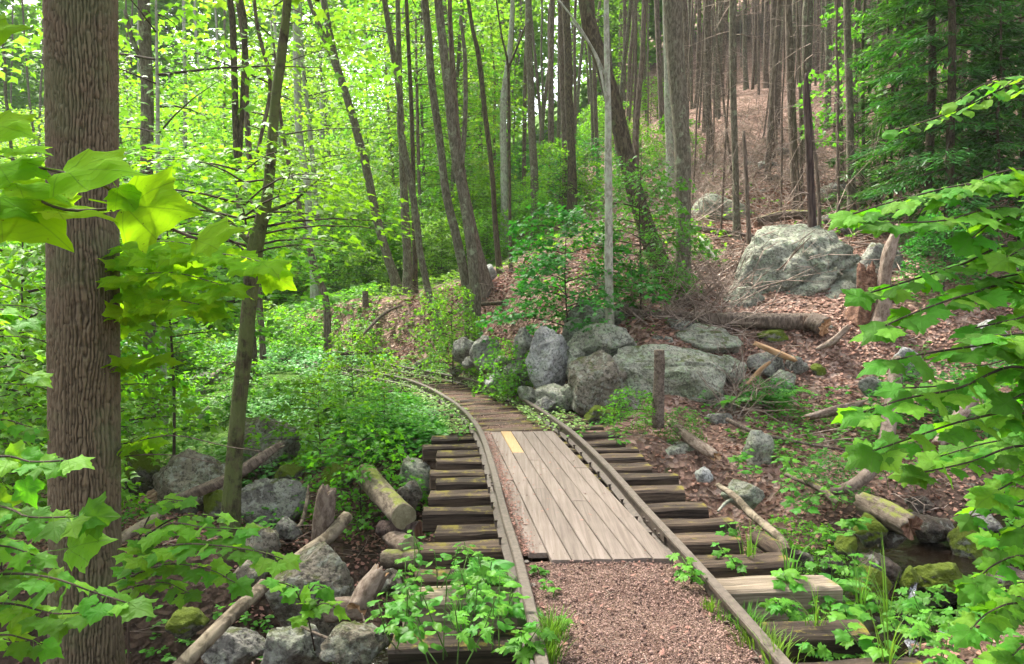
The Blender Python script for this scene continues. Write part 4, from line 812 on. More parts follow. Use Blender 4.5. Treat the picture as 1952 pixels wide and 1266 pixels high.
def relabel(t, g, sc):
    b_ = (g[2] - CAMZ) / g[1]; px = CX + g[0] / g[1] * FPX * (cp + math.tan(math.atan(b_) + PITCH) * sp); w_ = [n_ for x_, n_ in LM if px >= x_][-1:] or [LM[0][1]]
    row = 'near' if g[1] < 24 else 'middle' if g[1] < 36 else 'farther' if g[1] < 48 else 'farthest'
    base = t['label']; key = (base, w_[0], row); SEEN.setdefault(key, []).append(t); k_ = len(SEEN[key])
    t['label'] = base + ' ' + w_[0] + ', ' + row + ' row' + (', taller one' if k_ == 2 else '')
def scatter(n, x0, x1, y0, y1, mind_, fn, seed):
    r = np.random.default_rng(seed); c = 0; tries = 0
    while c < n and tries < n * 40:
        tries += 1; px, Y = r.uniform(x0, x1), math.sqrt(r.uniform(y0 ** 2, y1 ** 2)); g = ground_px(px, Y)
        if any((g[0] - a) ** 2 + (g[1] - b_) ** 2 < mind_ ** 2 for a, b_ in taken): continue
        if np.min((CC[:, 0] - g[0]) ** 2 + (CC[:, 1] - g[1]) ** 2) < 4: continue
        if (300 < px < 640 and 16 < Y < 28.5) or (640 < px < 1320 and Y < 27 and seed in (6, 9)): continue
        taken.append((g[0], g[1])); t = fn(g, r, c); c += 1
        if t is not None: relabel(t, g, 1)
def f_left(g, r, c):
    return plant_tree(g, TRE[c % 3], STM['grey' if c % 2 else 'pale'][c % 3], 'leafy bright green tree', 'leafy trees in the far left woods', r.uniform(.75, 1.15), name='tree', sr=r.uniform(.6, 1.1), lean=(r.normal(0, .05), r.normal(0, .06)), cs=(1, 1, r.uniform(.9, 1.15)))
scatter(38, 150, 930, 31, 62, 2.7, f_left, 1)
def f_left2(g, r, c):
    return plant_tree(g, (TRE_M if c % 3 == 0 else TRE)[c % 3], STM['grey'][c % 3], 'leafy green tree', 'leafy trees behind the big near trunk', r.uniform(.6, .95), sr=r.uniform(.6, 1.1), lean=(r.normal(0, .05), r.normal(0, .05)))
scatter(26, -250, 300, 17, 48, 2.6, f_left2, 2)
def f_mid(g, r, c):
    return plant_tree(g, TOP[c % 2] if c % 4 == 1 else None, STM['brown' if c % 2 else 'grey'][c % 3], 'straight far trunk', 'far trees in the middle of the woods', r.uniform(.85, 1.15), sr=r.uniform(.7, 1.4), lean=(r.normal(0, .03), r.normal(0, .04)))
scatter(44, 880, 1330, 30, 66, 1.8, f_mid, 3)
DT = [dead_twigs(1.2, 8.5, 40, 1.3, 70 + i) for i in range(3)]
def f_hill(g, r, c):
    t = plant_tree(g, TOP[c % 2] if c % 4 == 1 else None, STM['brown' if c % 3 else 'grey'][c % 3], 'bare hillside trunk', 'straight trunks on the littered hillside', r.uniform(.9, 1.1), sr=r.uniform(.7, 1.5), lean=(r.normal(0, .02), r.normal(0, .025)), cz=2.5)
    if c % 2 == 0: tag(link('dead_twigs', DT[c % 3], t), kind='stuff')
    return t
scatter(100, 1300, 2000, 24, 60, 1.0, f_hill, 4)
def f_pole(g, r, c): return plant_tree(g, None, STM['brown' if c % 2 else 'grey'][c % 3], 'slender pole-like trunk', 'slender poles on the littered hillside', r.uniform(.8, 1.0), sr=r.uniform(.35, .7), lean=(r.normal(0, .035), r.normal(0, .04)))
def f_thin(g, r, c):
    t = plant_tree(g, None, STM['brown'][c % 3], 'thin dead twiggy stem', 'thin dead stems on the littered slope', r.uniform(.35, .5), sr=r.uniform(.6, .9), name='dead_tree', lean=(r.normal(0, .06), r.normal(0, .06)))
    tag(link('dead_twigs', DT[c % 3], t, None, None, (1, 1, 1.2)), kind='stuff'); return t
scatter(22, 1300, 1720, 17, 32, 1.2, f_thin, 5)
scatter(110, 1180, 1900, 28, 60, .6, f_pole, 15)
def f_sap(g, r, c):
    v = (UND_S, UND, UND_S)[c % 3][c % 3]; s = r.uniform(.6, 1.25)
    return plant_tree(g, v, SST, 'bright leafy sapling', 'bright saplings in the far understory', s, name='sapling', cat='sapling')
scatter(44, 180, 900, 19, 40, 1.2, f_sap, 6)
def f_sap2(g, r, c):
    v = (UND, UND_S, UND_D)[c % 3][c % 3]; return plant_tree(g, v, SST, 'green maple sapling', 'saplings behind the big near trunk', r.uniform(.8, 1.5), name='sapling', cat='sapling')
scatter(15, -200, 240, 9.5, 26, 1.3, f_sap2, 7)
def f_sap3(g, r, c): return plant_tree(g, (UND, UND_D, UND)[c % 3][c % 3], SST, 'small leafy sapling', 'saplings up the middle slope', r.uniform(.5, 1.1), name='sapling', cat='sapling')
scatter(20, 900, 1320, 27, 46, 1.6, f_sap3, 8)
def f_shr(g, r, c): return plant_tree(g, (SHR_S, SHR, SHR_S)[c % 3][c % 3], None, 'low bright shrub', 'low shrubs beyond the bend', r.uniform(.7, 1.5), name='shrub', cat='shrub')
scatter(60, 230, 900, 18, 42, .9, f_shr, 9)
for i, (px, Y, s) in enumerate([(430, 14, .9), (560, 20, 1.0), (250, 11, 1.0), (340, 17, 1.1), (690, 20.5, .7), (520, 22, 1.1)]):
    plant_tree(ground_px(px, Y), SHR[i % 3], None, 'low leafy shrub ' + ('behind the forked tree', 'at the near edge of the far meadow', 'in front of the pale stem near the big trunk', 'beside the grey trunk pair right of the big trunk', 'where the track disappears into the plants', 'at the back of the left bank under the curved trunk')[i], 'shrubs on the left bank', s, name='shrub', cat='shrub')
# far closing woods: mass of foliage on the valley side beyond the individual trees
rw = np.random.default_rng(77); VV = []
for i in range(320):
    a = rw.uniform(-.95, .60) if i < 250 else rw.uniform(.12, .62); d = rw.uniform(70, 96); x, y = math.sin(a) * d, math.cos(a) * d; z = gz(x, y); N = 430
    c = norm(rw.normal(size=(N, 3))) * np.array([4.2, 4.2, 6]) * rw.uniform(.5, 1, (N, 1)) ** .5 + [x, y, z + rw.uniform(2, 30)]
    ax, nr = mkframes(rw.uniform(0, 6.28, N), .6, rw, N); VV.append(leaves(LT_MAPLE, c, ax, nr, rw.uniform(.5, 1.0, N)))
tag(link('far_woods', mesh_np('far_woods', *join(VV), M['leaf_sunny'], False)), kind='stuff')
def f_ridge(g, r, c): return plant_tree(g, (TRE_M if c % 2 else TRE)[c % 3], STM['brown'][c % 3], 'green hilltop tree', 'leafy trees near the hilltop', r.uniform(.8, 1.2), sr=r.uniform(.6, 1.1), lean=(r.normal(0, .03), r.normal(0, .03)), cz=1.5)
scatter(30, 1150, 1950, 50, 78, 2.4, f_ridge, 21)
def f_slope(g, r, c): return plant_tree(g, TRE[c % 3], STM['brown'][c % 3], 'small bright tree', 'small leafy trees on the hillside', r.uniform(.5, .75), sr=r.uniform(.5, .8), lean=(r.normal(0, .03), r.normal(0, .03)), cz=2.5)
scatter(9, 1180, 1560, 33, 50, 3.0, f_slope, 22)
scatter(5, 1620, 1950, 26, 40, 3.0, f_slope, 23)
# ------------------------------------------------------------------ named saplings and shrubs
def sap(label, px, Y, var, s, cs=(1, 1, 1), rz=0, name='sapling'):
    return plant_tree(ground_px(px, Y), var, SST if name == 'sapling' else None, label, None, s, cs, rz, name, name)
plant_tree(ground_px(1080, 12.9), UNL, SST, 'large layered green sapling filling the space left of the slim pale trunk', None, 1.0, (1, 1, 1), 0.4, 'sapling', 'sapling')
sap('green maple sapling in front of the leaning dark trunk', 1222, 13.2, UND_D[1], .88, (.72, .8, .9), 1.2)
sap('bright leafy sapling growing in front of the left end of the rock wall', 966, 12.4, SHR[0], .62, (1.1, 1.1, 1.2), .3)
sap('low leafy spray at the foot of the sapling before the rock wall', 992, 12.3, SHR[1], .42, (1, 1, 1), 1.3, 'shrub')
sap('thin sapling with small leaves right beside the twin grey trunks', 862, 15.0, UND[1], .6, (.8, .8, 1), 0)
sap('slender sapling standing in the low plants of the left bank', 672, 12.2, SHR[2], .8, (1, 1, 1.1), 0)
sap('dark layered sapling over the mossy sawn log on the left bank', 690, 8.4, SHR[0], .85, (1.0, 1.0, 1.0), 2)
sap('layered sapling between the pinkish boulder and the tie ends', 610, 9.6, SHR[1], .85, (1.1, 1, 1), .7)
sap('wide low sapling above the tie ends where the ties begin', 735, 9.8, SHR[2], .62, (1.1, 1, .8), 1.9)
sap('leafy sapling behind the big near trunk, on its left', 60, 8.5, UND[0], 1.15, (1, 1, 1.15), .5)
sap('dense sapling low at the left edge behind the big near trunk', 0, 7.0, UND[1], .75, (1, 1, 1), 1.5)
plant_tree(ground_px(330, 10.5), UND_S[2], SST, 'tall layered sapling between the big trunk and the forked tree', None, 1.1, (1.2, 1.2, .8), .2, 'sapling', 'sapling', cz=1.6, sh=1.2)
sap('small shrub beside the upright wooden post on its left', 1205, 9.9, SHR[1], .42, (1, 1, 1), 1.1, 'shrub')
sap('small bushy plant at the foot of the upright wooden post, right side', 1300, 9.7, SHR_D[0], .34, (1, 1, 1), 1.1, 'shrub')
sap('dark bushy plant below the rock group on the slope', 1460, 11.0, SHR_D[1], .5, (1, 1, .7), 1.6, 'shrub')
sap('leafy bush between the curved branch and the mossy log', 1520, 7.2, SHR[2], .5, (1, 1, .85), 1.6, 'shrub')
sap('dark bushy plant above the curved branch', 1580, 8.4, SHR_D[2], .52, (1, 1, .8), .6, 'shrub')
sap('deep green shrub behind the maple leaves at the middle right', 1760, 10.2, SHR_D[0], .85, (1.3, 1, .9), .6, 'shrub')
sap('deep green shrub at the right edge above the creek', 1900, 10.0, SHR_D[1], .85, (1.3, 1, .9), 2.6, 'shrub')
sap('small maple with bright leaves behind the rotten stump', 1800, 13.5, UND_D[1], .55, (1, 1, .8), 2.6)
sap('low branchy shrub on the slope behind the broken brush', 1330, 15.6, SHR_D[2], .5, (1, 1, .7), 2.6, 'shrub')
UPM = spray_crown(2.6, .2, 1.5, 22, 70, .12, 333, mat=M['leaf_sunny'])
tb = ground_px(1640, 19.5); t = plant_tree(tb, (UPM[0], UPM[1]), STM['dark'][1], 'slim maple with bright leafy branches in front of the grey trunks at upper right', None, 1.0, cz=1.5, cs=(1.25, 1.15, 1.5), sr=.45, sh=.45)
# forked tree's leafy layers
fb = P(470, 470, 7.0)
lf = spray_crown(.9, 0, 1.6, 20, 70, .085, 341, mat=M['leaf_mid'], tilt=.3); fk = [o for o in bpy.data.objects if o.name.startswith('tree') and 'forked tree with dark' in o.get('label', '')][0]
bl = fb - np.array(fk.location); tag(link('foliage', lf[0], fk, (bl[0], bl[1], bl[2] + .05)), kind='stuff'); tag(link('leafy_twigs', lf[1], fk, (bl[0], bl[1], bl[2] + .05)), kind='stuff')
# ------------------------------------------------------------------ hemlocks
def hemlock(seed, H=13, z0=1.0, Rb=2.6, nb=60):
    r = np.random.default_rng(seed); Vs, Bs = [], []
    for i in range(nb):
        u = (i + r.uniform()) / nb; h = z0 + (H - z0) * u; L_ = Rb * (1 - .55 * u) * r.uniform(.55, 1.1); az = i * 2.4 + r.normal(0, .4); d = np.array([math.cos(az), math.sin(az)]); q = np.array([-d[1], d[0]])
        N = int(115 * L_); t = r.uniform(.2, 1, N); lat = r.uniform(-1, 1, N) * .5 * L_ * (1.15 - t) * .9; x = t * L_; z = h - .22 * x - .05 * x * x - np.abs(lat) * .25 + r.normal(0, .04, N)
        ax, nr = mkframes(az + np.sign(lat) * r.uniform(.3, 1.1, N), .35, r, N, .25); N = int(N); Vs.append(leaves(LT_STRIP, np.c_[d[0] * x + q[0] * lat, d[1] * x + q[1] * lat, z], ax, nr, r.uniform(.10, .22, N), 1.5))
        xs = np.linspace(0, L_, 4); Bs.append(sweep(np.array([(d[0] * a, d[1] * a, h - .22 * a - .05 * a * a) for a in xs]), np.array([ring(4, a) for a in (.02, .014, .009, .003)]), cap=False))
    return mesh_np('crown', *join(Vs), M['leaf_conifer'], False), mesh_np('branches', *join(Bs), M['twig_dark'])
HEM = [hemlock(400), hemlock(401), hemlock(402, 6, .8, 2.0, 40)]
for i, (lb, px, Y, v, s) in enumerate([
    ('dark hemlock with drooping flat branches, left one of the pair above the maple leaves', 1762, 16.2, 0, .9), ('dark hemlock close right in the pair above the maple leaves', 1803, 15.2, 1, .85),
    ('hemlock standing at the far right edge of the picture', 1950, 15.5, 0, .95), ('young hemlock between the boulder and the taller hemlock pair', 1700, 18.5, 2, 1.0),
    ('hemlock deep in the shade behind the hemlock pair', 1870, 20, 1, 1.05), ('hemlock beyond the right edge behind the shade', 2060, 20, 0, 1.1), ('hemlock high on the slope left behind the pair', 1720, 24, 1, 1.1),
    ('hemlock farthest up the slope at the right edge', 1900, 27, 0, 1.15), ('young hemlock low beside the hemlock at the right edge', 1890, 14.6, 2, .8)]):
    plant_tree(ground_px(px, Y), HEM[v], STM['dark'][i % 3], lb, None, s, (1, 1, 1), i * 1.3, 'hemlock_tree', 'hemlock', sr=.95 if v < 2 else .4, sh=.75 if v < 2 else .33)
# ------------------------------------------------------------------ logs, stumps, post, fallen branches
def log(label, pts, wid, mat='deadwood', cap='cut_wood', name='log', k=18, rough=.08, seed=0, cat=None, splint=0, stubs=()):
    path = np.array([P(*p) for p in pts]); rad = np.interp(np.linspace(0, 1, len(pts)), np.linspace(0, 1, len(wid)), wid) / FPX * np.array([p[2] for p in pts]) / 2
    o0 = path[0].copy(); A = catmull(np.c_[path - o0, rad], 16); p, r = A[:, :3], A[:, 3]; k = k + 8; th = np.linspace(0, 2 * math.pi, k, endpoint=False)
    # turn the log so that its length is local x (grain runs along x)
    ex = norm(p[-1] - p[0]); ez = norm(np.array([0, 0, 1.0]) - ex * ex[2]) if abs(ex[2]) < .95 else np.array([0, 1.0, 0]); ez = norm(ez - ex * (ez @ ex)); ey = np.cross(ez, ex)
    Rm = np.stack([ex, ey, ez]); pl = p @ Rm.T; s = np.r_[0, np.cumsum(np.linalg.norm(np.diff(p, axis=0), axis=1))]
    ang = 1 + (rough + .03) * 2 * fbm(np.stack([np.repeat(s * 2.2, k), np.tile(np.cos(th) * 2.2, len(s)), np.tile(np.sin(th) * 2.2, len(s))], 1) + seed, 4, seed + 1).reshape(len(s), k)
    sec = np.stack([np.cos(th)[None] * r[:, None] * ang, np.sin(th)[None] * r[:, None] * ang], 2)
    me = mesh_sweep(name, pl, sec, [M[mat], M[cap]], True, ref=(0, 1, 0) if abs(ex[2]) < .95 else (0, 0, 1), capmat=1)
    if splint:
        co = np.empty(len(me.vertices) * 3); me.vertices.foreach_get('co', co); co = co.reshape(-1, 3); rs = np.random.default_rng(seed)
        co[-1 - 1 - k:-2, 0] += rs.uniform(-.3, 1, k) * splint; co[:k, 0] -= rs.uniform(-.3, 1, k) * splint * .6; me.vertices.foreach_set('co', co.ravel())
    o = link(name, me); Mx = Matrix.Identity(4)
    for i in range(3):
        for j in range(3): Mx[i][j] = Rm.T[i][j]
        Mx[i][3] = o0[i]
    o.matrix_world = Mx; tag(o, label, cat or name.replace('_', ' '))
    return o
log('long straight fallen log lying in front of the huge cracked boulder', [(1180,588,13.2),(1240,603,13.1),(1330,608,13),(1440,612,12.9),(1548,614,12.8)], [14,20,24,28,32], 'bark_brown', 'orange_wood', splint=.06, seed=3, name='fallen_log', cat='log')
log('short broken log piece at the right end of the long fallen log', [(1545,610,12.7),(1572,622,12.5)], [34,38], 'bark_brown', 'orange_wood', splint=.05, seed=5, name='fallen_log', cat='log')
log('upright weathered wooden post in front of the long pale-topped boulder', [(1255,815,9.75),(1255,760,9.75),(1257,700,9.75),(1257,667,9.75)], [24,22,20,19], 'bark_brown', 'deadwood', 'wooden_post', 14, .06, 8, 'post')
log('pale split log pointing down towards the tie ends', [(1280,806,10.0),(1320,840,9.5),(1362,868,9.1)], [16,22,18], 'deadwood', 'orange_wood', 'split_log', 10, .12, 9, 'log', splint=.08)
log('curved pale fallen branch reaching the right tie ends', [(1368,925,7.9),(1402,948,7.4),(1430,978,7.0),(1462,1005,6.6),(1490,1030,6.25),(1502,1058,6.0)], [9,13,15,16,15,13], 'birch', 'cut_wood', 'fallen_branch', 12, .09, 4, 'branch')
log('short crooked side branch by the curved pale branch', [(1405,950,7.5),(1385,958,7.6),(1368,975,7.5)], [8,7,4], 'bark_pale', 'cut_wood', 'fallen_branch', 8, .09, 5, 'branch')
log('thick log end covered in bright moss above the creek pool', [(1640,955,7.3),(1680,975,7.1),(1735,1005,6.8)], [38,48,46], 'deadwood_moss', 'rotten', 'mossy_log', 20, .12, 6, 'log', splint=.05)
log('weathered branch running up-slope from the mossy log', [(1575,940,7.7),(1625,925,7.8),(1660,895,8.1),(1690,830,8.8),(1700,760,9.8),(1712,690,10.6)], [12,22,24,24,26,26], 'deadwood', 'rotten', 'leaning_log', 12, .14, 7, 'log')
log('greenish leaning log crossing the plants at the right edge', [(1785,850,8.6),(1830,790,9.0),(1885,720,9.4)], [20,22,20], 'deadwood', 'rotten', 'leaning_log', 12, .12, 17, 'log')
log('dark log along the creek bank left of the pool', [(1500,905,8.2),(1560,930,7.7),(1600,960,7.3)], [10,12,12], 'deadwood_moss', 'rotten', 'fallen_log', 10, .1, 18, 'log')
log('brown log lying across the slope at the right edge', [(1840,800,10.5),(1900,796,10.4),(1990,790,10.3)], [22,26,28], 'deadwood', 'rotten', 'fallen_log', 14, .1, 19, 'log')
log('weathered round log lying on the slope behind the boulder', [(1300,430,17.0),(1370,442,16.8),(1450,455,16.6)], [10,12,14], 'bark_brown', 'rotten', 'fallen_log', 10, .1, 20, 'log')
log('mossy rotten log lying above the huge cracked boulder', [(1440,425,17.4),(1490,412,17.6),(1545,408,17.8)], [16,20,16], 'deadwood_moss', 'rotten', 'fallen_log', 12, .15, 21, 'log')
log('pale bare pole lying on the slope left of the boulder', [(1335,452,15.5),(1350,475,15.2),(1368,498,15.0)], [5,6,6], 'bark_pale', 'cut_wood', 'fallen_branch', 7, .05, 22, 'branch')
log('jagged rotten stump beside the right end of the huge boulder', [(1650,640,13.0),(1648,600,13.0),(1655,560,13.0),(1650,520,13.0)], [70,58,46,34], 'rotten', 'rotten', 'rotten_stump', 26, .28, 23, 'stump', splint=.22)
log('tall pale leaning dead snag behind the rotten stump', [(1672,640,12.7),(1684,580,12.7),(1688,520,12.7),(1700,470,12.7),(1714,430,12.7)], [40,26,20,20,10], 'deadwood', 'rotten', 'dead_snag', 14, .2, 24, 'snag', splint=.12)
log('root end of wood lying under the rotten stump', [(1560,665,12.3),(1590,650,12.2),(1615,625,12.2)], [8,14,10], 'deadwood', 'rotten', 'broken_wood', 9, .2, 25, 'wood', splint=.1)
log('orange broken splinter of wood in front of the lichened rock', [(1440,655,12.0),(1480,672,11.9),(1515,686,11.8)], [8,12,8], 'orange_wood', 'orange_wood', 'broken_wood', 8, .15, 26, 'wood', splint=.06)
log('upright orange stake of split wood by the dead brush', [(1425,735,11.3),(1450,705,11.3),(1468,690,11.3)], [9,9,5], 'orange_wood', 'orange_wood', 'broken_wood', 8, .1, 27, 'wood')
log('dark fallen log crossing behind the twin grey trunks', [(850,600,16.4),(900,583,16.3),(960,577,16.2)], [8,9,8], 'bark_dark', 'cut_wood', 'fallen_log', 9, .06, 28, 'log')
log('curved bare log on the far bank right of the twin trunks', [(960,545,18.5),(985,540,18.4),(1012,537,18.3)], [8,10,8], 'bark_brown', 'cut_wood', 'fallen_log', 9, .06, 29, 'log')
log('long thin pole lying on the bank beyond the track bend', [(690,640,19.5),(730,600,20),(765,582,20.5)], [5,6,4], 'bark_brown', 'cut_wood', 'fallen_branch', 7, .06, 30, 'branch')
log('short cut stub standing on the bank left of the curved trunk', [(697,585,21),(696,555,21)], [12,11], 'bark_brown', 'cut_wood', 'stump', 10, .08, 31, 'stump')
log('fallen branch lying beyond the right rail at the bend', [(640,676,18.2),(690,672,18.3),(755,672,18.2)], [5,7,4], 'bark_dark', 'cut_wood', 'fallen_branch', 8, .08, 32, 'branch')
log('flat weathered board lying in the plants left of the rails', [(640,700,16),(618,706,15.6)], [5,6], 'deadwood', 'cut_wood', 'fallen_branch', 7, .1, 33, 'branch')
# left bank wood
log('leaning birch log at the bottom, below the large rounded boulder', [(330,1285,4.2),(400,1215,4.5),(450,1165,4.7),(505,1115,5.0)], [30,29,27,25], 'birch', 'cut_wood', 'birch_log', 16, .06, 41, 'log')
log('birch log running behind the large rounded boulder to the sawn logs', [(540,1085,6.5),(590,1050,6.8),(625,1025,7.0),(662,985,7.3)], [22,27,26,24], 'birch', 'cut_wood', 'birch_log', 14, .07, 42, 'log')
log('birch log lying against the dark mossy boulder', [(225,1030,7.0),(285,995,7.2),(300,985,7.3)], [20,22,22], 'birch', 'cut_wood', 'birch_log', 14, .07, 43, 'log')
log('fallen log crossing behind the forked tree', [(312,965,7.9),(370,940,7.9),(430,915,7.9),(480,885,8.0),(530,850,8.2)], [18,22,22,24,14], 'bark_brown', 'cut_wood', 'fallen_log', 14, .1, 44, 'log', splint=.08)
log('upright broken grey stump between the boulders on the left bank', [(612,1035,7.2),(616,990,7.2),(622,945,7.2),(624,938,7.2)], [36,38,34,30], 'deadwood', 'deadwood', 'broken_stump', 20, .1, 45, 'stump', splint=.07)
log('mossy sawn log with its round cut end facing the walkway', [(698,905,8.6),(735,950,7.6),(770,985,6.9)], [42,44,46], 'deadwood_moss', 'cut_wood', 'sawn_log', 22, .06, 46, 'log')
log('dark sawn log beneath the mossy sawn log, pointing left', [(728,1008,7.2),(770,1010,7.0),(800,1012,6.9)], [32,34,34], 'bark_snag', 'rotten', 'sawn_log', 18, .06, 47, 'log')
log('greenish round log end at the foot of the sawn log stack', [(745,1020,7.2),(765,1035,6.8),(782,1042,6.5)], [36,38,38], 'deadwood', 'cut_wood', 'sawn_log', 18, .07, 48, 'log')
log('squared pale log lowest in the sawn log stack', [(735,1065,6.6),(770,1066,6.5),(805,1066,6.4)], [36,38,38], 'deadwood_moss', 'cut_wood', 'sawn_log', 8, .05, 49, 'log')
log('weathered reddish split log leaning at the bottom left of the rails', [(680,1160,4.7),(700,1125,4.8),(722,1095,4.9)], [44,48,36], 'deadwood', 'orange_wood', 'split_log', 16, .16, 50, 'log', splint=.05)
log('pinkish flat tie end lying left of the reddish split log', [(622,1165,4.8),(655,1163,4.8),(700,1160,4.75)], [44,48,44], 'deadwood', 'deadwood', 'split_log', 8, .12, 51, 'log', splint=.03)
log('bare forked twig lying at the bottom left of the rails', [(575,1195,4.4),(620,1215,4.3),(665,1232,4.2),(730,1234,4.1)], [4,6,6,5], 'bark_brown', 'cut_wood', 'fallen_twig', 7, .1, 52, 'twig')
log('thin curved twig joining the forked twig', [(690,1170,4.4),(700,1200,4.3),(712,1232,4.2)], [4,5,5], 'bark_brown', 'cut_wood', 'fallen_twig', 7, .1, 53, 'twig')
log('bare crooked stick between the grey boulder and the broken stump', [(588,925,7.8),(584,960,7.7),(575,995,7.6),(560,1010,7.5)], [4,7,7,5], 'birch', 'cut_wood', 'fallen_branch', 8, .1, 54, 'branch')
log('pale broken branch on the leafy left bank', [(376,805,13),(385,790,13),(398,775,13)], [8,8,5], 'bark_pale', 'cut_wood', 'fallen_branch', 8, .1, 55, 'branch')
log('reddish log lying on the bank behind the forked tree', [(395,725,15.6),(420,708,15.8),(448,692,16)], [10,12,10], 'deadwood', 'orange_wood', 'fallen_log', 9, .12, 56, 'log')
log('long bare branch lying across the slope below the dead brush', [(1385,800,10.0),(1440,825,9.7),(1500,838,9.6),(1560,850,9.5),(1640,862,9.3)], [9,8,6,5,3], 'bark_brown', 'cut_wood', 'fallen_branch', 8, .1, 57, 'branch')
log('stripped reddish root lying among dead leaves at right', [(1540,795,10.3),(1590,782,10.4),(1640,770,10.5)], [12,18,10], 'deadwood', 'orange_wood', 'broken_wood', 10, .2, 58, 'wood', splint=.15)
log('timber brace running off the right tie ends', [(1445,1025,6.15),(1475,1045,5.7),(1500,1062,5.5)], [30,34,36], 'tie', 'tie', 'timber', 4, .03, 59, 'timber')
# ------------------------------------------------------------------ twigs and brush
def twigs(name, n, fn, L0, L1, w0, w1, mat, seed, lift=.25, kind='stuff'):
    r = np.random.default_rng(seed); out = []
    for i in range(n):
        c = fn(r); l = r.uniform(L0, L1); a = r.uniform(0, 6.28); d = norm(np.array([math.cos(a), math.sin(a), abs(r.normal(0, lift))]))
        t = np.linspace(0, l, 5)[:, None]; p = c + d * t + np.cumsum(r.normal(0, l * .04, (5, 3)), 0)
        gzv = p[:, 2]; w_ = r.uniform(w0, w1); out.append(sweep(p, np.array([ring(3, a_) for a_ in np.linspace(w_, w_ * .35, 5)]), cap=False))
        if l > .5:
            for q in range(2):
                j = r.integers(1, 4); d2 = norm(d + r.normal(0, .55, 3)); out.append(sweep(p[j] + d2 * np.linspace(0, l * .4, 3)[:, None], np.array([ring(3, a_) for a_ in (w_ * .6, w_ * .4, w_ * .2)]), cap=False))
    tag(link(name, mesh_np(name, *join(out), mat)), kind=kind)
# fast ground lookup grid for scattering
GX = np.arange(-26, 30, .1); GY = np.arange(1, 60, .1)
_g = height(*[a.ravel() for a in np.meshgrid(GX, GY)], fine=True).reshape(len(GY), len(GX))
def gzf(x, y):
    fx = np.clip((np.asarray(x) - GX[0]) / .1, 0, len(GX) - 1.01); fy = np.clip((np.asarray(y) - GY[0]) / .1, 0, len(GY) - 1.01)
    i, j = fx.astype(int), fy.astype(int); a, b_ = fx - i, fy - j
    return _g[j, i] * (1 - a) * (1 - b_) + _g[j, i + 1] * a * (1 - b_) + _g[j + 1, i] * (1 - a) * b_ + _g[j + 1, i + 1] * a * b_
def zone(px0, px1, Y0, Y1, dz=.03):
    def f(r):
        Y = math.sqrt(r.uniform(Y0 * Y0, Y1 * Y1)); x = PX(r.uniform(px0, px1), Y); return np.array([x, Y, float(gzf(x, Y)) + dz])
    return f
twigs('fallen_twigs', 1300, zone(1150, 1960, 14, 30), .4, 2.2, .009, .024, M['twig'], 1, .15)
twigs('fallen_twigs', 260, zone(820, 1300, 14, 22), .3, 1.6, .005, .014, M['twig'], 2, .12)
twigs('fallen_twigs', 180, zone(1300, 1960, 8, 13.5), .2, .9, .004, .010, M['twig'], 3, .15)
twigs('fallen_twigs', 110, zone(200, 760, 4.5, 9), .15, .7, .003, .008, M['twig'], 4, .15)
twigs('fallen_twigs', 70, zone(640, 860, 17.5, 23), .5, 1.8, .006, .014, M['twig'], 5, .1)
twigs('brush_pile', 230, zone(1185, 1420, 12.7, 15.3, .05), .5, 1.7, .008, .020, M['twig'], 6, .55)
twigs('brush_pile', 110, zone(1270, 1400, 12.4, 14.5, .2), .4, 1.2, .005, .012, M['twig'], 7, .6)
twigs('dead_brush', 60, zone(1370, 1440, 10.5, 11.8, .05), .4, 1.1, .006, .014, M['twig'], 8, .9)
twigs('standing_dead_twigs', 420, zone(1290, 1740, 16, 32, .3), .8, 3.0, .007, .016, M['twig'], 9, 1.1)
# ------------------------------------------------------------------ leaf litter
def litter(n, px0, px1, Y0, Y1, size, seed, thr=None, mat='litter', tmpl=LT_CURL, zoff=.012, tilt=.45, asp=.9):
    r = np.random.default_rng(seed); Y = np.sqrt(r.uniform(Y0 ** 2, Y1 ** 2, n)); x = PX(r.uniform(px0, px1, n), Y)
    d, _ = mind(x, Y, CC[::3]); m = d > .75
    if thr is not None: m &= fbm(np.c_[x, Y, x * 0] * .9 + seed, 3, seed) > thr
    x, Y = x[m], Y[m]
    quads_scatter('leaf_litter', np.c_[x, Y, gzf(x, Y)], r.uniform(size * .6, size * 1.3, len(x)), M[mat], tilt, asp, zoff=zoff, seed=seed, tmpl=tmpl)
litter(24000, 1120, 2000, 12, 24, .085, 1); litter(9000, 780, 1200, 12, 22, .08, 2); litter(9000, 1230, 1980, 4, 13, .06, 3)
litter(9000, -50, 860, 3.4, 9.5, .05, 4, -.1); litter(4500, 660, 960, 14.5, 20, .08, 5)
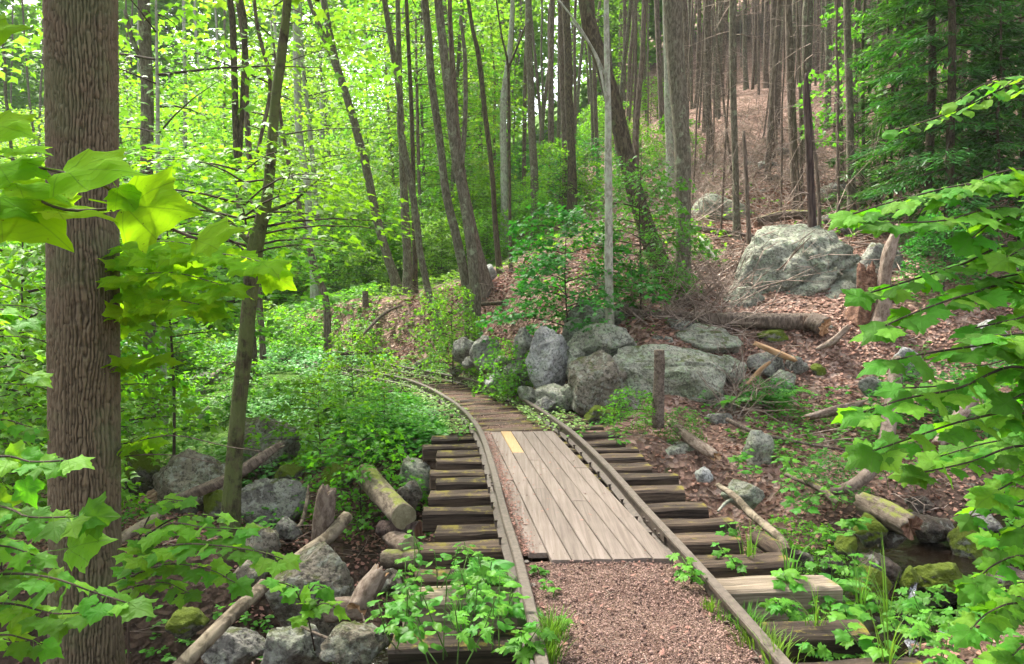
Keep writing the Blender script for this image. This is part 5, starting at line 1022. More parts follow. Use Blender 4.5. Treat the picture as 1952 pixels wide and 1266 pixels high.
# ------------------------------------------------------------------ ground cover
def cover(name, n, px0, px1, Y0, Y1, size, hmax, seed, mat='leaf_cover', thr=None, lmin=.75, cl=5, T=LT_OVAL, asp=.9, rockless=None):
    r = np.random.default_rng(seed); Y = np.sqrt(r.uniform(Y0 ** 2, Y1 ** 2, n)); x = PX(r.uniform(px0, px1, n), Y)
    d, _ = mind(x, Y, CC[::3]); m = d > lmin
    if thr is not None: m &= fbm(np.c_[x, Y, x * 0] * .8 + seed, 3, seed) > thr
    x, Y = x[m], Y[m]; h = r.uniform(.15, 1, len(x)) * hmax * (1 + .5 * fbm(np.c_[x, Y, x * 0], 2, 3)) * np.clip((d[m] - .6) / 1.6, .15, 1); c = np.c_[x, Y, gzf(x, Y) + h]
    az = (np.arange(cl) * 6.283 / cl)[None] + r.uniform(0, 6.28, (len(x), 1)); az = az.ravel(); pos = np.repeat(c, cl, 0) + r.normal(0, size * .15, (len(x) * cl, 3))
    ax, nr = mkframes(az, .35, r, len(az), .15); tag(link(name, mesh_np(name, *leaves(T, pos, ax, nr, r.uniform(size * .6, size * 1.25, len(az)), asp), M[mat], False)), kind='stuff')
cover('low_plants', 8000, 440, 850, 9.2, 18.5, .065, .27, 1, 'leaf_cover', -.28)
cover('low_plants', 3500, 590, 850, 9.2, 13.5, .075, .36, 11, 'leaf_plant', -.1)
cover('low_plants', 7500, 200, 720, 17, 34, .10, .35, 2, 'leaf_sunny')
cover('low_plants', 2500, 330, 760, 9, 15, .08, .35, 3, 'leaf_plant', .0)
cover('low_plants', 1500, 200, 900, 4.2, 9, .055, .22, 4, 'leaf_plant', .05)
cover('low_plants', 3400, 1250, 1980, 3.4, 11, .06, .22, 5, 'leaf_plant', .05)
cover('low_plants', 1500, 1180, 1980, 10.5, 14, .06, .25, 6, 'leaf_plant', .12)
cover('low_plants', 1100, 760, 1250, 9.6, 16, .045, .16, 7, 'leaf_plant', -.1, .62)
cover('low_plants', 1800, 850, 1400, 15, 30, .09, .4, 8, 'leaf_mid', .12)
cover('low_plants', 1300, 630, 900, 16.5, 27, .10, .35, 12, 'leaf_sunny', -.05)
cover('low_plants', 800, 1350, 1900, 15, 24, .08, .3, 9, 'leaf_mid', .22)
cover('low_plants', 1200, 720, 1010, 2.9, 4.9, .05, .15, 10, 'leaf_plant', -.2, .62)
# small creeping plants between and beside the far rails
for q_, (a_, b__, n_) in enumerate(((17.5, 28, 1500),)):
    r = np.random.default_rng(55); k = r.choice(np.where((CC[:, 1] > a_) & (CC[:, 1] < b__))[0], n_); c = np.c_[CC[k] + CN[k] * r.uniform(-1.3, 1.3, n_)[:, None], np.full(n_, TIE_TOP)]; c = np.repeat(c, 5, 0); c[:, 2] += np.repeat(r.uniform(.02, .30, n_), 5)
    ax, nr = mkframes(r.uniform(0, 6.28, len(c)), .4, r, len(c), .1); tag(link('low_plants', mesh_np('low_plants', *leaves(LT_OVAL, c + r.normal(0, .02, c.shape), ax, nr, r.uniform(.06, .12, len(c))), M['leaf_cover'], False)), kind='stuff')
r = np.random.default_rng(6); pb = on_path(700, 2.3, 4.85, 95, -0.088); vv = []
for i in range(700):
    V_, F_ = ico(1); s_ = r.uniform(.004, .011); vv.append((V_ * s_ * r.uniform(.6, 1.2, 3) + pb[i], F_))
tag(link('pebbles', mesh_np('pebbles', *join(vv), M['chips'], True)), kind='stuff')
r = np.random.default_rng(5); k = r.choice(np.where((CC[:, 1] > 9.5) & (CC[:, 1] < 22))[0], 1500); u = np.where(r.uniform(size=1500) < .6, r.uniform(.30, .95, 1500), r.uniform(-.95, -.5, 1500)); u = np.where(CC[k, 1] > 14.5, r.uniform(-.95, .95, 1500), u)
c = np.c_[CC[k] + CN[k] * u[:, None], np.full(1500, TIE_TOP + .04)]; c = np.repeat(c, 4, 0); c[:, 2] += r.uniform(0, .07, 6000); ax, nr = mkframes(r.uniform(0, 6.28, 6000), .4, r, 6000, .1)
tag(link('creeping_plants', mesh_np('creeping_plants', *leaves(LT_OVAL, c + r.normal(0, .02, c.shape), ax, nr, r.uniform(.03, .06, 6000)), M['leaf_cover'], False)), kind='stuff')
# ------------------------------------------------------------------ grass
def grass_tuft(label, px, py, Y, n, h, seed, spread=.12):
    r = np.random.default_rng(seed); out = []; b0 = P(px, py, Y)
    for i in range(n):
        a = r.uniform(0, 6.28); d = np.array([math.cos(a), math.sin(a), 0]); L_ = h * r.uniform(.5, 1.15); c = d * r.uniform(0, spread) + r.normal(0, .01, 3) * [1, 1, 0]; lean = r.uniform(.1, .7)
        s = np.array([-d[1], d[0], 0]); V = []
        for q in range(5):
            t = q / 4; w_ = .0045 * (1 - t) + .0006; p = c + d * lean * L_ * t ** 1.8 + np.array([0, 0, L_ * (t - .35 * lean * t * t)]); V += [p - s * w_, p + s * w_]
        out.append((np.array(V), np.array([(0, 1, 3, 2), (2, 3, 5, 4), (4, 5, 7, 6), (6, 7, 9, 8)])))
    tag(link('grass_tuft', mesh_np('grass_tuft', *join(out), M['grass']), None, b0), label, 'grass', None, 'stuff')
for i, (px, py, Y, n, h, sp_) in enumerate([(1440, 1225, 3.75, 150, .11, .12), (1420, 1195, 3.95, 130, .12, .1), (1355, 1160, 4.1, 60, .06, .06), (1370, 1185, 4.0, 60, .06, .06), (1052, 1215, 3.6, 130, .13, .07), (1045, 1255, 3.5, 120, .13, .07), (1480, 1255, 3.5, 70, .14, .1),
        (1690, 1195, 4.4, 16, .55, .05), (1640, 1150, 4.8, 14, .4, .05), (1430, 1060, 5.0, 14, .30, .05), (1560, 1210, 4.0, 20, .30, .06), (1505, 1090, 4.7, 12, .25, .04), (1690, 1290, 3.6, 12, .5, .05), (880, 1200, 3.9, 24, .2, .06)]):
    grass_tuft('tuft of thin green grass', px, py, Y, n, h, 900 + i, sp_)
# stray leaves and twigs on the gravel
r = np.random.default_rng(91); pp_ = on_path(130, 2.4, 4.8, 92, -0.092); quads_scatter('stray_leaves', pp_, r.uniform(.02, .045, 130), M['litter'], .3, .7, seed=93, tmpl=LT_CURL)
twigs('stray_twigs', 45, lambda r: on_path(1, 2.4, 4.8, int(r.integers(1e6)), -0.09)[0], .05, .16, .0015, .003, M['twig'], 94, .03)
# nail heads of the walkway
V, F = [], []
for j in range(7):
    for y in np.arange(DY0 + .12, DY1, .49):
        for q in (.22, .78):
            x = x_left + (j + q) * BW - .1185 * (y - DY0) + .003 * math.sin(j * 7 + y * 13); k = len(V); z = TIE_TOP + .0715
            V += [(x + .0045 * math.cos(a), y + .0045 * math.sin(a), z) for a in np.linspace(0, 6.283, 6, endpoint=False)]; F.append(tuple(range(k, k + 6)))
me = bpy.data.meshes.new('nail_heads'); me.from_pydata(V, [], F); me.materials.append(M['bark_snag']); tag(link('nail_heads', me, walk), kind='stuff')
# ------------------------------------------------------------------ large leaves
half = [(0,0),(.10,-.07),(.26,-.08),(.36,.02),(.52,.08),(.45,.18),(.50,.29),(.58,.36),(.66,.50),(.54,.50),(.50,.57),(.38,.56),(.29,.62),(.25,.74),(.14,.84),(.08,.96),(0,1.10)]
beech = [(0,0),(.12,.06),(.24,.20),(.30,.36),(.28,.55),(.20,.74),(.09,.90),(0,1.0)]
deep = [(0,0),(.14,-.10),(.30,-.12),(.34,-.02),(.52,-.02),(.42,.08),(.62,.18),(.44,.24),(.30,.22),(.40,.36),(.56,.46),(.42,.50),(.48,.62),(.30,.58),(.18,.52),(.22,.70),(.14,.80),(.16,.92),(0,1.12)]
def leaf_mesh(name, hf, mat, seed, curl=.12, cup=.10):
    r = np.random.default_rng(seed); hf = np.array(hf); rt = hf + np.c_[r.normal(0, .012, len(hf)), r.normal(0, .012, len(hf))]; rt[0] = 0; rt[-1, 0] = 0
    lt = hf[1:-1][::-1] * [-1, 1] + r.normal(0, .012, (len(hf) - 2, 2)); out = np.vstack([rt, lt]); n = len(out); c0 = np.array([0, .34]); mid = c0 + (out - c0) * .55
    pts = np.vstack([out, mid, c0]); x, y = pts[:, 0], pts[:, 1]; ph = r.uniform(0, 6)
    cup, curl = cup * r.uniform(.3, 2.6), curl * r.uniform(.2, 2.4); z = -cup * np.abs(x) * (.7 + .8 * y) - curl * (np.maximum(0, y - .35)) ** 2 * 1.4 + .06 * np.sin(x * 9 + ph) * np.cos(y * 7 + ph) + r.uniform(-.12, .12) * x
    z[n:2 * n] += .012
    F = []
    for i in range(n): j = (i + 1) % n; F += [(i, j, n + j), (i, n + j, n + i), (n + i, n + j, 2 * n)]
    V = np.c_[x, y, z]; st = len(V)
    # leaf stalk
    w_ = .011; V = np.vstack([V, [(-w_, 0, 0), (w_, 0, 0), (w_, -.2, .03), (-w_, -.2, .03), (w_, -.45, .12), (-w_, -.45, .12)]]); F += [(st, st + 1, st + 2), (st, st + 2, st + 3), (st + 3, st + 2, st + 4), (st + 3, st + 4, st + 5)]
    return mesh_np(name, V, np.array(F), mat, True)
ML = {k_: [leaf_mesh('leaf', h_, M[m_], s_ * 10 + q, *cc) for q in range(5)] for k_, h_, m_, s_, cc in (
    ('right', half, 'leaf_right', 1, (.12, .10)), ('left', half, 'leaf_left', 2, (.12, .10)), ('near', half, 'leaf_near', 3, (.08, .05)), ('beech', beech, 'leaf_right', 4, (.15, .12)), ('plant', deep, 'leaf_plant', 5, (.18, .1)), ('simple', beech, 'leaf_plant', 6, (.2, .15)), ('plant3', half, 'leaf_plant', 7, (.15, .1)))}
def put_leaf(par, kind_, base, ax, nr, size, r, origin, stalk=True, wid=1.0):
    ax = norm(np.asarray(ax, float)); nr = norm(nr - ax * (nr @ ax)); sd_ = np.cross(ax, nr); o = bpy.data.objects.new('leaf', ML[kind_][r.integers(0, 5)]); COL.objects.link(o)
    b0 = np.asarray(base) - origin + (ax * size * .4 if stalk else 0); s = size * (r.uniform(.9, 1.1))
    mt = Matrix(((sd_[0] * s * wid, ax[0] * s, nr[0] * s, b0[0]), (sd_[1] * s * wid, ax[1] * s, nr[1] * s, b0[1]), (sd_[2] * s * wid, ax[2] * s, nr[2] * s, b0[2]), (0, 0, 0, 1)))
    o.parent = par; o.matrix_basis = mt; return o
class Sapling:
    def __init__(s, label, base, name='maple_sapling', cat='sapling', seed=0):
        s.o = np.array(base, float); s.t = thing(name, label, cat, s.o); s.r = np.random.default_rng(seed); s.n = 0
    def twig(s, pts, r0, r1, name='branch', mat='twig_dark'):
        pts = np.asarray(pts); link(name, trunk_mesh(name, pts - s.o, np.linspace(r0, r1, len(pts)), M[mat], 6, .04, .04, s.n, False), s.t)
    def branch(s, pts, size, kind_='right', step=None, r0=.006, tilt=.35, sidef=1.0, toward=.35, skip=0.0, droop=.28, tipleaf=True, wid=1.0):
        """pts: (px, py, Y) from the stem outwards; leaves sit in pairs along it."""
        W = np.array([P(*p) for p in pts]); s.twig(W, r0, .0018); A = catmull(W, 12); d = np.r_[0, np.cumsum(np.linalg.norm(np.diff(A, axis=0), axis=1))]; L_ = d[-1]; step = step or size * .62
        q = L_ * skip
        while q < L_:
            p = np.array([np.interp(q, d, A[:, i]) for i in range(3)]); p2 = np.array([np.interp(min(L_, q + .03), d, A[:, i]) for i in range(3)]); T_ = norm(p2 - p + 1e-6 * W[-1]); hz = norm(np.cross(T_, [0, 0, 1.0]))
            for sg in (-1, 1):
                if s.n >= 298: return
                a = T_ * s.r.uniform(.3, .9) + hz * sg * sidef * s.r.uniform(.6, 1.1) + np.array([0, 0, -droop + s.r.normal(0, .12)])
                up = np.array([0, 0, 1.0]) + s.r.normal(0, tilt, 3) + np.array([0, -toward, 0]); put_leaf(s.t, kind_, p, a, up, size * s.r.uniform(.65, 1.1) * (1 - .25 * q / L_), s.r, s.o, True, wid); s.n += 1
            q += step * s.r.uniform(.75, 1.3)
        if tipleaf: put_leaf(s.t, kind_, A[-1], norm(A[-1] - A[-4]) + [0, 0, -.15], np.array([0, -toward, 1.0]) + s.r.normal(0, tilt * .5, 3), size * .95, s.r, s.o, False, wid); s.n += 1
# right foreground maple: three stems beyond the right edge
def right_maple(label, stem, brs, seed, kind_='right'):
    g = stem[0]; S = Sapling(label, P(*g), seed=seed); S.twig([P(*p) for p in stem], .014, .006, 'stem')
    for (pts, size) in brs: S.branch(pts, size * .86, kind_, step=size * .50)
    return S
right_maple('maple sapling at the right edge whose upper branches reach over the huge boulder', [(2040,1400,3.0),(2040,900,3.0),(2050,500,3.0),(2070,200,3.0)], [
    ([(2060,420,3.0),(1950,345,2.9),(1840,352,2.8),(1700,385,2.7),(1625,408,2.65)], .135), ([(2060,470,3.0),(1930,395,2.8),(1800,420,2.65),(1690,425,2.6)], .13),
    ([(2060,400,3.1),(1980,330,2.9),(1900,330,2.8),(1800,375,2.8)], .13), ([(2060,440,3.0),(1990,400,2.9),(1900,420,2.8),(1850,455,2.7)], .13), ([(2050,560,3.0),(1940,470,2.8),(1830,505,2.7),(1700,545,2.6),(1650,560,2.55)], .135),
    ([(2050,600,3.0),(1950,540,2.8),(1850,560,2.6),(1760,590,2.5),(1690,620,2.45)], .135), ([(2050,560,3.0),(1985,520,2.8),(1900,530,2.7)], .13), ([(2050,480,3.0),(1990,460,2.7),(1920,490,2.6)], .12)], 1)
right_maple('broad-leaved maple sapling filling the middle of the right edge', [(2080,1420,2.7),(2070,1000,2.7),(2060,620,2.7)], [
    ([(2070,720,2.7),(1960,650,2.5),(1860,660,2.45),(1760,675,2.4),(1690,690,2.4)], .135), ([(2070,780,2.7),(1950,700,2.5),(1830,740,2.4),(1730,760,2.35),(1650,785,2.3)], .13), ([(2070,700,2.7),(1990,640,2.4),(1900,640,2.3)], .13),
    ([(2070,860,2.7),(1960,790,2.5),(1850,800,2.4),(1740,835,2.35),(1665,860,2.3)], .13), ([(2070,880,2.7),(1950,850,2.5),(1850,880,2.4),(1760,900,2.35)], .12), ([(2070,760,2.7),(1990,740,2.5),(1930,760,2.4)], .125), ([(2070,640,2.7),(1990,600,2.6),(1930,610,2.5),(1860,625,2.5)], .12),
    ([(2070,930,2.7),(1980,900,2.5),(1900,935,2.4)], .12), ([(2070,700,3.2),(1980,690,3.1),(1890,720,3.0),(1800,735,2.9),(1720,740,2.9)], .13), ([(2070,820,3.2),(1980,830,3.1),(1880,845,3.0),(1790,870,2.9)], .13), ([(2070,900,3.2),(1980,940,3.1),(1900,975,3.0),(1850,985,3.0)], .12), ([(2070,620,3.2),(1990,650,3.1),(1900,690,3.0),(1830,700,3.0)], .13)], 2)
right_maple('darker maple sapling low at the right edge beside the creek', [(2060,1450,2.9),(2050,1150,2.9),(2040,900,2.9)], [
    ([(2050,1100,2.9),(1960,1060,2.8),(1900,1075,2.7),(1860,1110,2.7)], .12), ([(2050,1180,2.9),(1950,1150,2.8),(1890,1165,2.7),(1850,1200,2.65)], .12), ([(2050,1010,2.9),(1980,990,2.8),(1940,1010,2.8)], .115),
    ([(2050,1240,2.9),(1970,1220,2.8),(1930,1250,2.7)], .12), ([(2050,1060,3.2),(1970,1040,3.1),(1900,1030,3.0)], .12), ([(2050,1130,3.2),(1960,1110,3.1),(1900,1120,3.0)], .12), ([(2050,1290,2.9),(1960,1260,2.8),(1900,1270,2.8)], .12), ([(2050,960,3.1),(1960,965,3.0),(1880,960,2.95),(1850,985,2.9)], .10)], 3)
Bc = Sapling('beech twig with oval leaves reaching in from the right edge', P(2050, 300, 3.3), 'beech_branch', 'branch', 4)
Bc.branch([(2050,170,3.3),(1960,145,3.2),(1880,160,3.1),(1820,195,3.05)], .085, 'beech', .055, .003, wid=1.25); Bc.branch([(2050,200,3.3),(1950,160,3.2),(1850,200,3.1),(1800,220,3.05),(1710,248,3.0)], .085, 'beech', .06, .003, wid=1.25)
# left foreground
def near_leaf(S, tip, base, Y, beta, kind_='near', k=1.0):
    b0, t0 = P(base[0], base[1], Y), P(tip[0], tip[1], Y - .02); ax = t0 - b0; L_ = np.linalg.norm(ax); nr = np.array([0, -math.cos(R(beta)), math.sin(R(beta))]); put_leaf(S.t, kind_, b0, ax / L_, nr, L_ / 1.08 * k, S.r, S.o, False); S.n += 1
S = Sapling('maple branch with big translucent yellow-green leaves crossing the big trunk', P(-140, 430, 1.7), 'maple_branch', 'branch', 11)
S.twig([P(-140, 430, 1.7), P(0, 345, 1.6), P(60, 372, 1.55), P(130, 400, 1.5), P(232, 398, 1.5)], .0035, .0015); S.twig([P(0, 345, 1.6), P(60, 320, 1.52), P(122, 330, 1.5), P(200, 355, 1.5), P(262, 398, 1.5), P(340, 440, 1.5), P(380, 455, 1.5)], .003, .0012)
for tip, base, b_, kk in (((274,322),(122,325),52,1),((378,402),(238,392),20,1.0),((232,412),(95,398),74,1),((128,462),(0,372),55,1),((95,330),(0,318),50,1.1),((62,255),(-25,235),50,1),((110,290),(20,285),62,.9),((465,432),(375,458),42,1),((140,378),(30,352),70,1),((45,45),(-60,85),30,1.1),((290,440),(225,360),40,.6),((60,410),(-40,380),60,1.1)):
    near_leaf(S, tip, base, 1.5, b_, 'near', kk)
S = Sapling('bright maple sapling behind the big trunk spreading yellow-green leaves rightwards', ground_px(140, 5.7), 'maple_sapling', 'sapling', 12)
S.twig([S.o, P(150, 800, 5.6), P(150, 480, 5.6)], .016, .008, 'stem')
for pts, sz in ((([(150,520,5.6),(235,500,5.3),(330,478,5.1),(430,485,5.0),(500,500,4.9)]), .17), (([(150,560,5.6),(240,530,5.2),(330,520,5.0),(430,545,4.9)]), .16), (([(150,500,5.6),(240,470,5.3),(320,460,5.2),(400,475,5.1)]), .16), (([(150,640,5.6),(235,600,5.3),(330,575,5.1),(380,580,5.0)]), .15), (([(150,600,5.6),(250,560,5.4),(320,550,5.2)]), .15),
        (([(150,720,5.6),(230,690,5.3),(300,680,5.2)]), .14), (([(150,860,5.6),(240,845,5.4),(330,830,5.3),(430,850,5.2),(500,860,5.1)]), .13), (([(150,890,5.6),(240,870,5.3),(330,868,5.2),(420,885,5.1)]), .13), (([(150,700,5.6),(80,650,5.4),(0,640,5.3)]), .15), (([(150,640,5.6),(70,590,5.4),(-20,580,5.3)]), .15), (([(150,780,5.6),(80,740,5.4),(0,730,5.3)]), .15)):
    S.branch([(a_, b_ , c_ - .35 * i_) for i_, (a_, b_, c_) in enumerate(pts)], sz * 1.12, 'near', sz * .5, skip=.2, tilt=.4, toward=.5)
S = Sapling('maple sapling low at the left edge with large leaves overlapping the big trunk', P(-120, 1350, 2.6), 'maple_sapling', 'sapling', 13)
S.twig([P(-120, 1350, 2.6), P(-100, 1000, 2.6), P(-90, 700, 2.6)], .012, .006, 'stem')
for pts, sz in (([(-95,900,2.6),(0,870,2.5),(60,880,2.45),(130,878,2.4)], .12), ([(-95,960,2.6),(0,965,2.5),(60,985,2.4),(150,985,2.35)], .13), ([(-100,1120,2.6),(0,1095,2.5),(90,1100,2.4),(180,1130,2.35),(245,1150,2.3)], .125), ([(-100,1180,2.6),(0,1150,2.5),(100,1170,2.4),(180,1165,2.3)], .12),
        ([(-95,820,2.8),(0,800,2.9),(60,815,2.9)], .12), ([(-95,1050,2.6),(0,1040,2.5),(70,1060,2.5)], .12), ([(-95,760,2.8),(0,700,3.0),(60,715,3.0)], .12), ([(-95,1250,2.6),(0,1210,2.5),(80,1230,2.5)], .11), ([(-95,620,2.8),(0,590,3.2),(50,610,3.2)], .12)):
    S.branch(pts, sz * .82, 'left', .07, tilt=.35)
near_leaf(S, (228, 985), (160, 985), 2.35, 15, 'left', 1.1); near_leaf(S, (205, 1025), (130, 1045), 2.35, 35, 'left', 1.1); near_leaf(S, (60, 960), (45, 915), 2.4, 10, 'left', 1.3)
S = Sapling('low maple sapling with layered leaves right of the foot of the big trunk', ground_px(250, 4.4), 'maple_sapling', 'sapling', 14)
S.twig([S.o, P(245, 1150, 4.2), P(250, 1030, 4.1)], .010, .005, 'stem')
for pts, sz in (([(250,1050,4.1),(320,1000,3.9),(390,1005,3.8),(460,1010,3.7)], .135), ([(250,1080,4.1),(330,1040,3.8),(420,1040,3.6),(500,1052,3.5),(540,1065,3.45)], .135), ([(245,1100,4.1),(320,1075,3.9),(400,1085,3.8),(450,1110,3.7)], .13), ([(250,1060,4.2),(300,960,4.2),(350,955,4.1)], .12), ([(245,1120,4.1),(310,1110,4.0),(360,1130,3.9)], .12), ([(250,1040,4.2),(340,985,4.3),(420,985,4.4)], .12)):
    S.branch(pts, sz * .85, 'left', .075, tilt=.3)
S = Sapling('bigleaf seedling leaning over the large rounded boulder', P(600, 1240, 4.1), 'maple_seedling', 'seedling', 15); S.twig([S.o, P(590, 1190, 4.0), P(575, 1140, 4.0)], .005, .003, 'stem')
S.branch([(575,1150,4.0),(560,1120,3.95),(530,1110,3.9)], .10, 'left', .08); S.branch([(580,1170,4.0),(615,1150,3.9),(640,1160,3.9)], .10, 'left', .08); S.branch([(575,1150,4.0),(600,1115,4.0),(620,1125,4.0)], .09, 'left', .08)
# ------------------------------------------------------------------ small leafy plants as things
def plant(label, px, py, Y, h, nl, size, kind_, seed, spread=.1, name='leafy_plant', group=None):
    b0 = P(px, py, Y); S = Sapling(label, b0, name, 'plant', seed); r = S.r; ns = max(1, nl // 6)
    if group: S.t['group'] = group
    for q in range(ns):
        top = b0 + np.array([r.normal(0, spread), r.normal(0, spread), h * r.uniform(.7, 1.1)]); mid = (b0 + top) / 2 + r.normal(0, .01, 3); S.twig([b0 + [r.normal(0, .02), r.normal(0, .02), 0], mid, top], .004, .0022, 'stem', 'leafstem')
        m = nl // ns
        for i in range(m):
            u = .35 + .65 * (i + 1) / m; p = b0 * (1 - u) + top * u; az = i * 2.4 + r.uniform(0, .8); put_leaf(S.t, kind_, p, (math.cos(az), math.sin(az), -.15 + r.normal(0, .15)), np.array([0, -.25, 1]) + r.normal(0, .25, 3), size * r.uniform(.6, 1.1) * (1.15 - .35 * u), r, S.o, True); S.n += 1
    return S
M['leafstem'] = bark('leafstem', (0.05, 0.10, 0.02), (0.10, 0.18, 0.04), 1, 20, .001)
GL = 'leafy plants crowding the tie ends left of the left rail'
spots = [(760,1240,3.75,.40),(800,1190,4.0,.36),(850,1240,3.7,.40),(905,1200,3.9,.36),(945,1240,3.65,.36),(870,1150,4.15,.30),(930,1130,4.2,.25),(795,1110,4.6,.30),(840,1120,4.5,.30),(770,1160,4.3,.30),(960,1180,3.95,.26),(900,1085,4.6,.25),(980,1255,3.5,.26),(735,1200,4.1,.26),(820,1262,3.55,.34),(890,1262,3.5,.34)]
lab = ['tall light green plant', 'leafy plant with pale stems', 'bushy low green plant']; where = ['at the bottom edge farthest left beside the split log', 'behind the pale flat rock by the ties', 'in the centre of the bottom-left plant patch', 'near the left rail in the middle of the patch', 'touching the left rail at the bottom', 'over the last mossy tie below the walkway', 'below the fern by the left rail', 'at the left end of the mossy tie', 'under the white bud cluster by the tie end', 'between the reddish split log and the ties', 'hanging over the left rail side above the bottom', 'around the base of the fern', 'at the bottom edge against the left rail', 'just right of the fallen twigs', 'along the bottom edge left of centre of the patch', 'along the bottom edge right of centre of the patch']
for i, (px, py, Y, h) in enumerate(spots): plant(lab[i % 3] + ' ' + where[i], px, py + 10, Y, h, 15, .085 if i % 2 else .095, 'simple' if i % 3 else 'plant', 500 + i, .09, group=GL)
GR = 'leafy plants on the right of the right rail'
spots = [(1560,1160,4.5,.12,'in front of the big pale tie'),(1620,1190,4.4,.18,'below the end of the big pale tie'),(1700,1210,4.3,.2,'beside the tall grass stalk'),(1770,1200,4.4,.24,'with broad toothed leaves under the creek cascade'),(1830,1220,4.2,.24,'with spreading leaves at lower right'),(1880,1250,3.9,.22,'at the bottom right corner'),(1600,1245,3.9,.16,'over the lowest right tie'),(1680,1262,3.7,.18,'at the bottom edge under the lowest tie'),(1540,1215,4.1,.14,'beside the right rail near the grass'),(1490,1165,4.3,.14,'on the tie end by the right rail'),(1420,1090,4.9,.16,'between two ties on the right'),(1790,1262,3.7,.2,'with pale leaves at the bottom edge'),(1740,1245,3.9,.18,'between the grass stalks and the corner'),(1500,1120,4.6,.2,'above the dark gap between ties'),(1320,1105,4.5,.14,'growing inside the right rail below the walkway'),(1590,1100,5.0,.2,'with ferny leaves behind the big pale tie'),(1385,1045,5.6,.24,'standing up between the right ties')]
for i, (px, py, Y, h, wh) in enumerate(spots): plant('green plant ' + wh, px, py + 8, Y, h, 14, .10 if i % 2 else .085, ('plant', 'plant3', 'plant')[i % 3], 560 + i, .1, group=GR)
spots = [(1060,1130,4.3,.10,'inside the left rail below the walkway'),(1065,1195,3.8,.12,'inside the left rail near the bottom'),(1040,1095,4.6,.08,'at the left corner of the walkway end')]
for i, (px, py, Y, h, wh) in enumerate(spots): plant('small plant ' + wh, px, py + 5, Y, h, 8, .06, 'plant3', 590 + i, .05)
spots = [(1480,935,7.4,.3,'beside the curved branch, left in the group'),(1540,915,7.8,.32,'with round leaves above the dark log'),(1590,965,7.2,.3,'at the foot of the bush by the mossy log'),(1520,990,6.9,.28,'below the bush right of the curved branch'),(1700,925,7.6,.3,'with long leaves behind the mossy log'),(1740,930,7.5,.32,'right behind the mossy log'),(1480,880,8.8,.2,'beside the upright pale rock'),(1405,880,9,.2,'on the flat rock side of the slope'),(1430,905,8.5,.18,'in front of the upright pale rock'),(1610,1000,6.5,.15,'by the creek stones')]
for i, (px, py, Y, h, wh) in enumerate(spots): plant('leafy plant ' + wh, px, py + 8, Y, h, 16, .10, 'plant3' if i % 2 else 'simple', 610 + i, .12)
spots = [(880,835,8.9,.2,'on the tie end at the left start of the bridge'),(1090,835,9.2,.12,'sprouting between the right ties near the walkway top'),(860,795,10.3,.2,'left of the far path beside the rail'),(1230,825,9.5,.3,'left of the upright wooden post'),(1180,850,9.0,.22,'at the right tie ends below the flattish rock')]
for i, (px, py, Y, h, wh) in enumerate(spots): plant('leafy plant ' + wh, px, py + 4, Y, h, 14, .09, 'simple', 640 + i, .12)
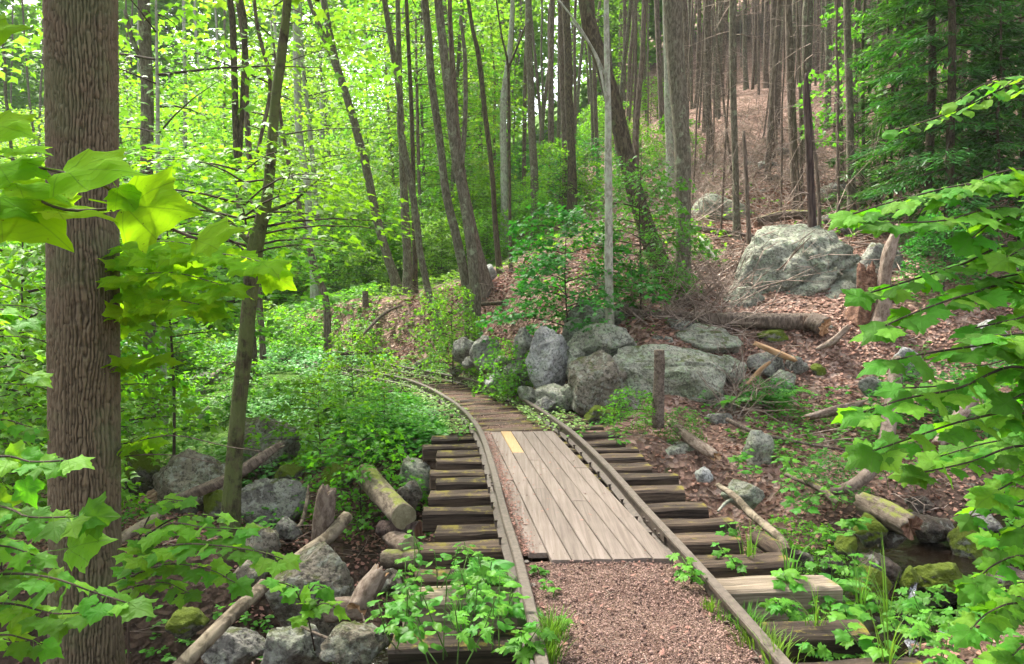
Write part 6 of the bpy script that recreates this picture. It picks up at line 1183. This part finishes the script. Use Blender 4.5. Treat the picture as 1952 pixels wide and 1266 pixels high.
# ------------------------------------------------------------------ ferns
def frond_mesh(seed, n=18):
    r = np.random.default_rng(seed); V, F = [], []
    def pt(t): return np.array([0, t * .9 - .1 * t * t, .55 * t - .75 * t * t])
    for i in range(n):
        t = .12 + .86 * i / n; p = pt(t); L_ = .30 * math.sin(math.pi * min(1, t * .8 + .17)) ** .8 * (1.02 - t) ** .35
        for sg in (-1, 1):
            d = np.array([sg * .92, .38, -.18]); w_ = np.array([0, .022, .004]); k = len(V); V += [p - w_, p + d * L_ * .5 - w_ * 1.1 + [0, 0, .01], p + d * L_, p + d * L_ * .5 + w_ * 1.1 + [0, 0, .01], p + w_]; F += [(k, k + 1, k + 3, k + 4), (k + 1, k + 2, k + 2, k + 3)]
    me = bpy.data.meshes.new('frond'); me.from_pydata([tuple(v) for v in V], [], [tuple(dict.fromkeys(f)) for f in F]); me.materials.append(M['leaf_fern']); me.update(); return me
FR = [frond_mesh(i) for i in range(2)]
def fern(label, px, py, Y, s, n, seed, az0=0, rng_=6.28):
    r = np.random.default_rng(seed); t = thing('fern', label, 'fern', P(px, py, Y))
    for i in range(n): link('frond', FR[i % 2], t, (0, 0, 0), (r.uniform(-.1, .5), r.uniform(-.2, .2), az0 + rng_ * i / n + r.uniform(-.2, .2)), s * r.uniform(.75, 1.1))
fern('fern with upright fronds against the left rail above the leafy plants', 925, 1110, 4.45, .34, 9, 1)
fern('smaller drooping fern beside the left rail in the plant patch', 965, 1170, 4.0, .28, 8, 2)
fern('fern on the slope beside the pale rounded rock', 1480, 765, 11.0, .7, 9, 3)
fern('low fern between the right ties and the mossy creek rock', 1590, 1125, 5.1, .3, 8, 4)
fern('fern in the plants right of the post on the slope', 1395, 770, 10.8, .45, 8, 5)

spots = [(1850,1190,5.0,.3,'in front of the lower creek pool'),(1900,1180,5.2,.34,'at the right side of the lower creek pool'),(1660,1165,5.0,.22,'below the square mossy rock'),(1760,1165,5.1,.2,'below the small cascade'),(1930,1080,6.2,.4,'right of the creek pool'),(1600,1030,6.6,.2,'between the bush and the creek pool')]
for i, (px, py, Y, h, wh) in enumerate(spots): plant('dark green plant ' + wh, px, py + 8, Y, h, 16, .11, 'plant' if i % 2 else 'plant3', 680 + i, .12)

# ------------------------------------------------------------------ forest air
b = NB('haze'); pv = b.n('VolumePrincipled'); pv.inputs['Color'].default_value = (0.97, 1.0, 0.94, 1); pv.inputs['Density'].default_value = 0.0004
b.t.links.new(pv.outputs[0], b.out.inputs['Volume'])
hv = np.array([(x, y, z) for x in (-110, 110) for y in (-12, 115) for z in (-9, 80)], float); HF = np.array([(0,1,3,2),(4,6,7,5),(0,4,5,1),(2,3,7,6),(0,2,6,4),(1,5,7,3)])
tag(link('haze', mesh_np('haze', hv, HF, b.m, False)), kind='stuff')
